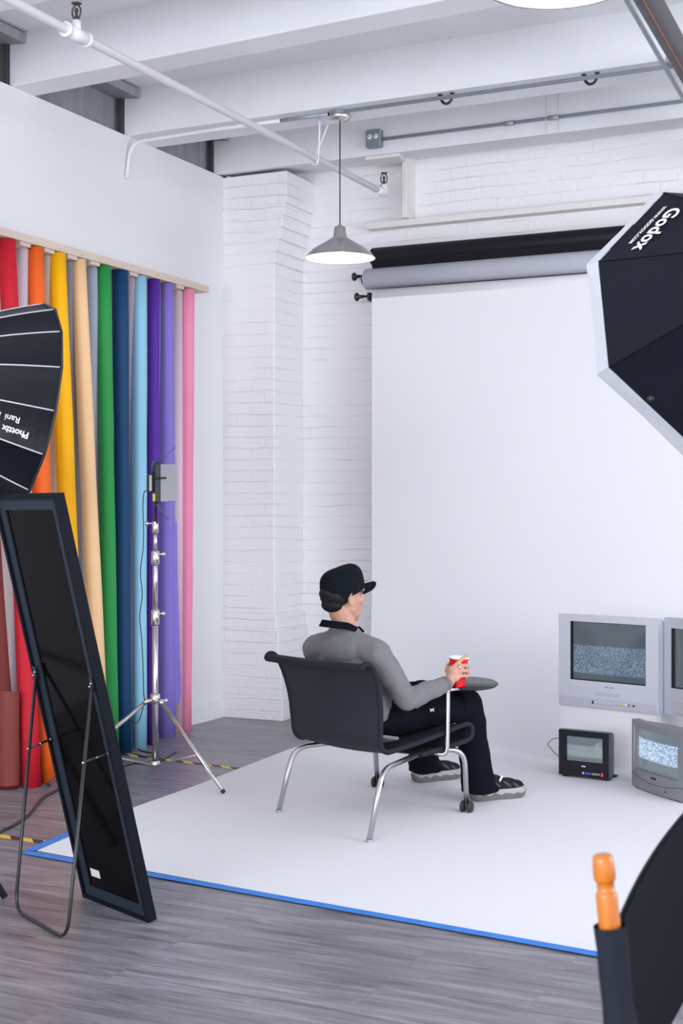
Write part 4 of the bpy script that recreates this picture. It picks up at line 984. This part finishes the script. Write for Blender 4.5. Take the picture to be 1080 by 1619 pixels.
part('sweater_hem', MB().prism([Q(-.215, .19, .42), Q(-.20, .255, .405), Q(-.10, .265, .385), Q(-.14, .20, .365), Q(-.20, .19, .36)], UP*.012), m_sweater, so_)
part('cuff', MB().tube([EL.lerp(WR, .90), EL.lerp(WR, .955)], [.038, .036], 20), m_sweater, so_)
# stand-up collar open at the front
cc = Hd(-.018, 0, -.118); rows = []
for k in range(29):
    a = radians(20)+radians(320)*k/28; fr_ = cos(a)
    c0 = cc+hf*(cos(a)*.080+.030*max(0, fr_))+hr_*(sin(a)*.086)-UP*(.017+.030*max(0, fr_)+.006*(fr_+1)); rows.append([c0+hf*cos(a)*.010+hr_*sin(a)*.010-UP*.014, c0+UP*.004, c0+UP*.016-hf*cos(a)*.005-hr_*sin(a)*.005])
part('collar', MB().grid(rows, .006), m_navy, so_, label='dark navy collar')
zp_ = MB().tube([cc+hf*.095+hr_*.02-UP*.03, cc+hf*.118+hr_*.028-UP*.052], .007, 8); part('collar_flap', zp_, m_navy, so_)
# trousers
tr = MB(); tr.ell(Q(-.085, 0, .445), (.135, .185, .095), cm, 26, 16)
tr.cap(Q(-.10, -.09, .49), Q(-.10, .09, .49), .10, .10); tr.cap(HIPR, KNR, .088, .072); tr.cap(HIPL, KNL, .088, .072)
tr.cap(Q(.1, .12, .455), KNR-UP*.005, .082, .070)
hemR = C(.668, 6.772, .075); hemL = C(.430, 7.245, .09)
for kn, hm, r1 in ((KNR, hemR, .088), (KNL, hemL, .082)):
    tr.cap(kn, kn.lerp(hm, .5), .073, .076)
    tr.tube([kn.lerp(hm, .45), kn.lerp(hm, .8), hm, hm-UP*.028], [.072, .078, r1, r1*1.02], 22)
    for k in range(7):
        a = k*.9; f_ = .35+.08*k; c0 = kn.lerp(hm, f_); tr.ell(c0+RT*cos(a)*.045+FW*sin(a)*.045, (.016, .016, .07), Matrix.Rotation(.25*sin(k), 3, 'X'))
    for k in range(5):
        c0 = (HIPR if kn is KNR else HIPL).lerp(kn, .2+.16*k); tr.ell(c0+UP*.03+cW*.02*sin(k*2), (.02, .07, .052), cm)
tr.ell(hemR+RT*.03-UP*.012, (.075, .060, .03)); tr.ell(hemL+RT*.03-UP*.012, (.072, .058, .03))
to = part('trousers', tr, m_navy, bo); remesh(to, .007, 5); ripple(to, .08, .014)
# small emblem on the thigh: two interlocked arcs
em = MB(); O = Q(.155, .205, .500)
eo = px(686, 1122, (O-Vector((0, 0, EYE))).dot(FW))
dpt = min([((eo-((HIPR.lerp(KNR, k/40)))).length, k) for k in range(41)]); cx = HIPR.lerp(KNR, dpt[1]/40)
view = (Vector((0, 0, EYE))-eo).normalized(); eo = eo+view*0
ax_l = (KNR-HIPR).normalized()
nv = (view-ax_l*view.dot(ax_l)).normalized(); base = cx+nv*.086
du = (eo-cx)-nv*(eo-cx).dot(nv)
O = cx+nv*(sqrt(max(.0001, .088**2-(du-ax_l*du.dot(ax_l)).length**2))+.004)+du
ey = UP-nv*UP.dot(nv); ey.normalize(); ex = ey.cross(nv)
for sg in (1, -1):
    em.tube([O+ex*(cos(a)*.011)+ey*sg*(-.012+sin(a)*.014) for a in [radians(10+160*k/10) for k in range(11)]], [.0012, .0022, .0030, .0034, .0036, .0036, .0036, .0034, .0030, .0022, .0012], 6)
part('emblem', em, m_print, to, label='small white interlocked emblem')

# shoes
def shoe(heel, d, L_, right, nm):
    d = d.normalized(); s = d.cross(UP).normalized(); M3 = Matrix((d, s, UP)).transposed()
    def F(l, w, h): return heel+d*l*L_+s*w+UP*h
    key = [(0, .0), (.015, .024), (.08, .036), (.2, .041), (.35, .037), (.5, .039), (.7, .050), (.85, .048), (.94, .038), (.985, .022), (1.0, .0)]
    def wid(l):
        for (a, wa), (b, wb) in zip(key, key[1:]):
            if a <= l <= b: return lerp(wa, wb, (l-a)/(b-a))
        return 0
    ls = [.5-.5*cos(pi*k/30) for k in range(31)]
    up = MB()
    up.ell(F(.15, 0, .085), (.046, .034, .046), M3); up.ell(F(.36, 0, .080), (.078, .036, .046), M3); up.ell(F(.62, 0, .066), (.082, .043, .037), M3); up.ell(F(.83, 0, .058), (.046, .041, .030), M3)
    up.cap(F(.17, 0, .10), F(.25, 0, .125), .036, .036); up.cap(F(.3, 0, .10), F(.5, 0, .088), .030, .026)
    uo = part('shoe', up, m_shoeblack, bo); remesh(uo, .005, 4); uo['label'] = nm
    def ring(fz, k):
        pts = []
        for sg in (1, -1):
            for l in (ls[1:-1] if sg == 1 else ls[::-1]): pts.append(F(.5+(l-.5)*k, sg*wid(l)*k, fz(l)))
        return pts
    def lay(rs):
        so = MB(); n = len(rs[0]); vs = [p for r in rs for p in r]; fs = [(i*n+k, i*n+(k+1) % n, (i+1)*n+(k+1) % n, (i+1)*n+k) for i in range(len(rs)-1) for k in range(n)]
        return so.add(vs, fs+[list(range(n))[::-1], [(len(rs)-1)*n+k for k in range(n)]])
    spring = lambda l: .016*max(0, (l-.78)/.22)**2+.010*max(0, (.10-l)/.10)**1.5
    arch = lambda l: .007*math.exp(-((l-.47)/.05)**2)+.004*math.exp(-((l-.80)/.03)**2)
    zig = lambda l: .026+.015*abs(((l*5.2) % 1)*2-1)-.004*l
    part('outsole', lay([ring(lambda l: .001+spring(l)+arch(l), .93), ring(lambda l: .008+spring(l)+arch(l), 1.0), ring(lambda l: zig(l)+spring(l)*.7, 1.045)]), m_solegrey, uo)
    part('midsole', lay([ring(lambda l: zig(l)-.001+spring(l)*.7, 1.035), ring(lambda l: .046+spring(l)*.5, 1.03), ring(lambda l: .055+spring(l)*.5, .97)]), m_solelight, uo)
    pn = MB()
    for sg in (-1, 1):
        for l, h_, a in ((.15, .088, .034), (.40, .082, .032), (.60, .078, .030), (.78, .066, .022)):
            w_ = {.15: .033, .40: .036, .60: .041, .78: .038}[l]
            pn.ell(F(l, sg*w_, h_), (a, .0045, .007), M3 @ Matrix.Rotation(.6, 3, 'Y'))
    part('side_panels', pn, m_shoegrey, uo)
    lc = MB()
    for k in range(5): lc.tube([F(.38+.055*k, -.020, .118-.007*k), F(.40+.055*k, 0, .126-.009*k), F(.38+.055*k, .020, .118-.007*k)], .0028, 6)
    part('laces', lc, m_shoeblack, uo)
    return uo, F
u1_, FR = shoe(C(.628, 6.758, 0), C(.288, .140, 0), .305, True, 'black and grey right running shoe')
u2_, FL_ = shoe(C(.372, 7.225, 0), C(.25, .145, 0), .295, False, 'black and grey left running shoe')
part('tongue_tag', MB().box(FR(.50, .030, .104), (.010, .004, .034), Matrix((RT, FW, UP)).transposed() @ Matrix.Rotation(.5, 3, 'Y')), m_print, u1_)

# ------------------------------------------------------------------ televisions
def tv(name, bl, dirv, w, h, zb, depth, m_front, m_body, m_scr, scr, lab, taper=.72, drop=.85, bow=.0, bev=.012, grp='old televisions'):
    """local axes: x along the front to the viewer's right, y into the set, z up; bl = front bottom left corner"""
    d = Vector((dirv.x, dirv.y, 0)).normalized(); rz = atan2(d.y, d.x)
    t = empty(name, Vector((bl.x, bl.y, zb)), lab, 'television', grp, rz)
    b = MB(); sx0, sx1, sz0, sz1 = scr
    # bezel with a hole
    def fp(x, z, y=0): return Vector((x, y+bow*((2*x/w-1)**2)-0, z))
    nxx = 8; xs = [0]+[lerp(sx0, sx1, k/nxx) for k in range(nxx+1)]+[w]
    D0 = .055
    def patch(x0, x1, z0, z1, n=6):
        b.add([fp(lerp(x0, x1, k/n), z) for z in (z0, z1) for k in range(n+1)], [(k, k+1, n+2+k, n+1+k) for k in range(n)])
    patch(0, w, 0, sz0, 12); patch(0, w, sz1, h, 12); patch(0, sx0, sz0, sz1, 2); patch(sx1, w, sz0, sz1, 2)
    # hole walls
    hd_ = .022; cxm = (sx0+sx1)/2; czm = (sz0+sz1)/2; kx = .975
    inner = lambda x, z: Vector((cxm+(x-cxm)*kx, hd_+bow*((2*x/w-1)**2)*.6, czm+(z-czm)*kx))
    P = [(lerp(sx0, sx1, k/8), sz0) for k in range(9)]+[(sx1, lerp(sz0, sz1, k/4)) for k in range(1, 5)]+[(lerp(sx1, sx0, k/8), sz1) for k in range(1, 9)]+[(sx0, lerp(sz1, sz0, k/4)) for k in range(1, 4)]
    n = len(P); fr_o = part('front_bezel', b, m_front, t, True)
    hw = MB().add([fp(x, z) for x, z in P]+[inner(x, z) for x, z in P], [(k, (k+1) % n, n+(k+1) % n, n+k) for k in range(n)])
    part('screen_surround', hw, m_tvblack if m_front is not m_tvgrey else m_tvgrey, fr_o, True)
    # body behind
    B = MB(); prof = [(0, 0, 0), (.0, .045, 0), (.02, .06, .008), ((1-taper)*.35, depth*.45, .02), ((1-taper), depth*.9, .05), ((1-taper)*1.1, depth, .07)]
    vs = []; m_ = 0
    for ins, y, dz in prof:
        ix = ins*w/2; it = dz*h/.5*(1.2)
        npt = 13
        ring = [Vector((lerp(ix, w-ix, k/(npt-1)), y+(bow*((2*k/(npt-1)-1)**2) if y < .05 else 0), 0+it*.0)) for k in range(npt)]+[Vector((lerp(w-ix, ix, k/(npt-1)), y+(bow*((1-2*k/(npt-1))**2) if y < .05 else 0), h-it)) for k in range(npt)]
        vs += ring; m_ = len(ring)
    fs = [(i*m_+k, i*m_+(k+1) % m_, (i+1)*m_+(k+1) % m_, (i+1)*m_+k) for i in range(len(prof)-1) for k in range(m_)]+[[(len(prof)-1)*m_+k for k in range(m_)]]
    B.add(vs, fs); part('cabinet', B, m_body, t, True)
    # screen glass, bulging
    G = MB(); rows = []
    for i in range(13):
        v = i/12; row = []
        for j in range(17):
            u = j/16; x = cxm+(sx1-sx0)*kx*(u-.5); z = czm+(sz1-sz0)*kx*(v-.5)
            row.append(Vector((x-cxm, hd_+bow*((2*x/w-1)**2)*.6-.016*(1-(2*u-1)**2)*(1-(2*v-1)**2), z-czm)))
        rows.append(row)
    G.grid(rows); so = part('screen', G, m_scr, t, True); so.location = (cxm, 0, czm)
    return t, fr_o, fp
m_s1 = screen_mat('screen_moire', -.125, .032, 'moire', .62)
m_s2 = screen_mat('screen_dark', -.5, -.4, 'grey', .45)
m_s3 = screen_mat('screen_grey', -.04, .02, 'grey', .72)
m_s4 = screen_mat('screen_snow', -.044, .055, 'snow', .80)
# large silver set
bl = C(1.228, 7.87, 0); w1 = .628
T1, F1, fp1 = tv('television', bl, C(1.697, 7.453, 0)-bl, w1, .512, .322, .36, m_tvsilver, m_tvsilver2, m_s1, (.078, .552, .148, .475), 'large silver television on the white plinth above the small black one', taper=.62)
part('badge', MB().ell((w1/2, -.002, .122), (.016, .003, .0045)), m_chrome, F1, True); part('badge_mark', MB().box((w1/2+.030, -.002, .121), (.022, .003, .005), bev=.001), m_tvgrey, F1, True)
part('disc_slot', MB().box((w1/2, -.001, .082), (.165, .004, .016), bev=.002), m_tvsilver2, T1, True)
part('control_strip', MB().box((w1/2, -.001, .028), (w1-.01, .004, .050), bev=.0015), m_tvsilver2, T1, True)
for x, m in ((.410, m_yellow), (.432, m_print), (.452, m_redbtn), (.482, m_black)):
    part('jack', MB().lathe([(.006, 0), (.006, .004), (0, .004)], (x, -.003, .034), (0, -1, 0), 12), m, T1, True)
part('power_button', MB().box((.225, -.004, .032), (.008, .004, .018)), m_black, T1, True)
kb = MB()
for k in range(8): kb.tube([(.25+k*.019, -.004, .022), (.25+k*.019, -.004, .040)], .003, 6)
part('buttons', kb, m_tvsilver, T1, True)
# second silver set, cut by the frame edge
bl2 = C(1.738, 7.49, 0)
T2, F2, fp2 = tv('television', bl2, C(.55, -.835, 0), .64, .520, .322, .36, m_tvsilver2, m_tvsilver2, m_s2, (.05, .59, .145, .465), 'silver television cut off by the right edge beside the large silver one', taper=.6)
pn = part('front_flap', MB().box((.35, -.002, .05), (.55, .006, .075), bev=.003), mat('flap_silver', (.55, .55, .56), .4, .2), T2, True)
part('flap_button', MB().lathe([(0, 0), (.010, 0), (.010, .004)], (.16, -.006, .06), (0, -1, 0), 14), m_tvgrey, pn, True)
# plinths
def plinth(bl, dv, w, d, lab):
    dv = Vector((dv.x, dv.y, 0)).normalized(); n = Vector((-dv.y, dv.x, 0)); bl = Vector((bl.x, bl.y, 0))
    return solo('plinth', MB().prism([bl, bl+dv*w, bl+dv*w+n*d, bl+n*d], (0, 0, .321)), m_paper, lab, 'plinth', 'white display plinths')
d1 = (C(1.697, 7.453, 0)-bl); n1 = Vector((-d1.y, d1.x, 0)).normalized()
plinth(bl+n1*.012+d1.normalized()*.004, d1, w1-.03, .42, 'white box plinth under the large silver television')
d2 = C(.55, -.835, 0); n2 = Vector((-d2.y, d2.x, 0)).normalized()
plinth(bl2+n2*.03+d2.normalized()*.10, d2, .56, .30, 'white box plinth under the television at the right edge')
# small black set
bl3 = C(1.156, 7.404, 0)
T3, F3, fp3 = tv('television', bl3, C(1.393, 7.247, 0)-bl3, .284, .240, .014, .20, m_tvblack, m_tvblackside, m_s3, (.036, .248, .075, .208), 'small black television on the paper below the large silver one', taper=.66)
part('control_strip', MB().box((.142, -.001, .020), (.27, .004, .030), bev=.001), m_tvblack, T3, True)
part('badge', MB().box((.142, -.001, .055), (.024, .003, .006), bev=.001), m_print, F3, True)
for xs_, m, nm in (((.142,), m_print, 'button'), ((.158, .170, .182), m_blueled, 'button'), ((.197, .208, .219, .230), m_tvgrey2, 'button'), ((.248,), m_redbtn, 'power_button')):
    kb = MB()
    for x in xs_: kb.box((x, -.004, .021), (.008 if m is not m_redbtn else .013, .004, .010 if m is not m_redbtn else .018))
    part(nm, kb, m, T3, True)
ft = MB()
for x in (.03, .254):
    for y in (.03, .14): ft.box((x, y, -.007), (.03, .03, .014))
part('feet', ft, m_black, T3, True)
q = [C(1.160, 7.44, .20), C(1.13, 7.44, .195), C(1.105, 7.45, .165), C(1.12, 7.45, .145), C(1.14, 7.45, .12), C(1.165, 7.46, .10)]
part('antenna_wire', MB().tube(catmull(q, 5), .002, 6), m_black, T3)
# grey bowed set
bl4 = C(1.469, 7.13, 0)
T4, F4, fp4 = tv('television', bl4, C(1.631, 6.681, 0)-bl4, .477, .338, .010, .28, m_tvgrey, m_tvgrey, m_s4, (.050, .427, .095, .302), 'grey television showing snow at the right edge in front of the plinths', taper=.8, bow=.022)
part('badge', MB().box(fp4(.235, .074)-Vector((0, .001, 0)), (.045, .003, .009), bev=.001), m_tvblack, F4, True)
part('screen_trim', MB().tube([fp4(.040, .085)+Vector((0, -.003, 0)), fp4(.038, .20)+Vector((0, -.003, 0)), fp4(.042, .312)+Vector((0, -.003, 0))], .005, 8), m_tvgrey2, F4, True)
part('lower_crease', MB().tube([fp4(.0+.477*k/12, .068-.024*sin(pi*k/12))+Vector((0, 0, 0)) for k in range(13)], .0018, 6), mat('tv_groove', (.07, .07, .08), .6), F4, True)
kb = MB()
for k in range(6): kb.ell(fp4(.19+.02*k, .030-.001*k), (.007, .004, .005))
part('buttons', kb, m_tvgrey, F4, True)
part('led_dot', MB().ell(fp4(.335, .026), (.005, .004, .005)), m_black, F4, True)
ft = MB()
for x in (.06, .41):
    for y in (.04, .22): ft.box((x, y, -.005), (.04, .04, .010))
part('feet', ft, m_black, T4, True)

# ------------------------------------------------------------------ folding director chair, near right corner
A0 = px(968, 1465, 1.78); A0.z = 0; B0 = C(.60, 2.36, 0)
t = empty('folding_chair', A0.lerp(B0, .5), 'wooden folding chair with black canvas back in the lower right corner', 'chair')
def postprof(r): return [(0, .965), (.7*r, .965), (.93*r, .9625), (1.0*r, .957), (1.06*r, .945), (1.06*r, .934), (.98*r, .931), (.84*r, .930), (.83*r, .917), (.98*r, .9155), (1.04*r, .912), (1.06*r, .86), (1.06*r, .03), (0, .03)]
zt_ = (px(958, 1350, 1.78).z)-.965
ln = px(957, 1380, 1.78)-px(968, 1465, 1.78)
def post(base, tilt, nm='post'):
    ax = (UP+tilt).normalized()
    return part(nm, MB().lathe([(r, h+zt_) for r, h in postprof(.0135)], base, ax, 24), m_orangewood, t)
tilt = -RT*.10+FW*.02
base1 = A0+RT*.087
post(base1, tilt); post(B0+RT*.02, RT*.02)
def axis1(h): return base1+(UP+tilt).normalized()*h
slv = []
for i in range(14):
    h = lerp(.873+zt_, .45, i/13); slv.append(axis1(h)+RT*.0006*sin(i*1.9))
sl_r = [.0205+.0015*sin(i*1.7)+.0006*i*.3 for i in range(14)]; sl_r[0] = .0212; sl_r[1] = .0205
bk = part('canvas_back', MB(), m_canvas, t) if False else None
# canvas back stretched from the near post to the far post, bowing away
rows = []; NB = 22
for i in range(NB+1):
    f = i/NB; row = []
    P0 = axis1(.872+zt_)+RT*.016; P1 = B0+RT*.02+UP*(.925)
    for j in range(9):
        v = j/8; hb_ = P0.lerp(P1, f); bow = sin(pi*f)**.8*.016; sag = -.010*sin(pi*f)
        base = hb_+UP*(.010*sin(pi*f)*(1-v))-UP*(.29*v)
        p = base-RT*bow*(.9+.1*v)+FW*bow*.35+UP*sag
        p = p+(RT*.055*v*(1-f))*0
        row.append(p)
    rows.append(row)
cb_ = part('canvas_back', MB().grid(rows, .003), m_canvas, t)
hem = [[r[0]-RT*.006-FW*.004+UP*.002, r[0].lerp(r[1], 1.0)-RT*.007-FW*.004] for r in rows]
part('top_hem', MB().grid(hem, .003), m_canvasseam, cb_)
hem = [[r[-1]-RT*.006-FW*.004, r[-1].lerp(r[-2], .8)-RT*.007-FW*.004] for r in rows]
part('bottom_hem', MB().grid(hem, .003), m_canvasseam, cb_)
part('canvas_sleeve', MB().tube(slv, sl_r, 24, caps=False, flat=1.0), m_canvasseam, cb_)
# seat, arms and legs (below the frame)
dAB = (B0-base1); dAB.z = 0; dAB.normalize(); outw = Vector((dAB.y, -dAB.x, 0))
if outw.dot(RT) < 0: outw = -outw
b1 = Vector((base1.x, base1.y, 0)); b2 = Vector((B0.x, B0.y, 0))+RT*.02
part('seat', MB().grid([[b1.lerp(b2, k/6)+outw*(.02+.4*j/6)+UP*(.45-.02*sin(pi*k/6)) for j in range(7)] for k in range(7)], .004), m_canvas, t)
for b in (b1, b2):
    part('arm', MB().box(b+outw*.22+UP*.66, (.44, .04, .02), Matrix((outw, dAB, UP)).transposed(), .004), m_orangewood, t)
    part('front_post', MB().tube([b+outw*.40+UP*.65, b+outw*.40+UP*.02], .013, 12), m_orangewood, t)
    part('side_rail', MB().box(b+outw*.2+UP*.02, (.46, .025, .04), Matrix((outw, dAB, UP)).transposed(), .004), m_orangewood, t)
for j in (.08, .34):
    part('cross_leg', MB().tube([b1+outw*j+UP*.03, b2+outw*j+UP*.44], .012, 10), m_orangewood, t); part('cross_leg', MB().tube([b2+outw*(j+.03)+UP*.03, b1+outw*(j+.03)+UP*.44], .012, 10), m_orangewood, t)
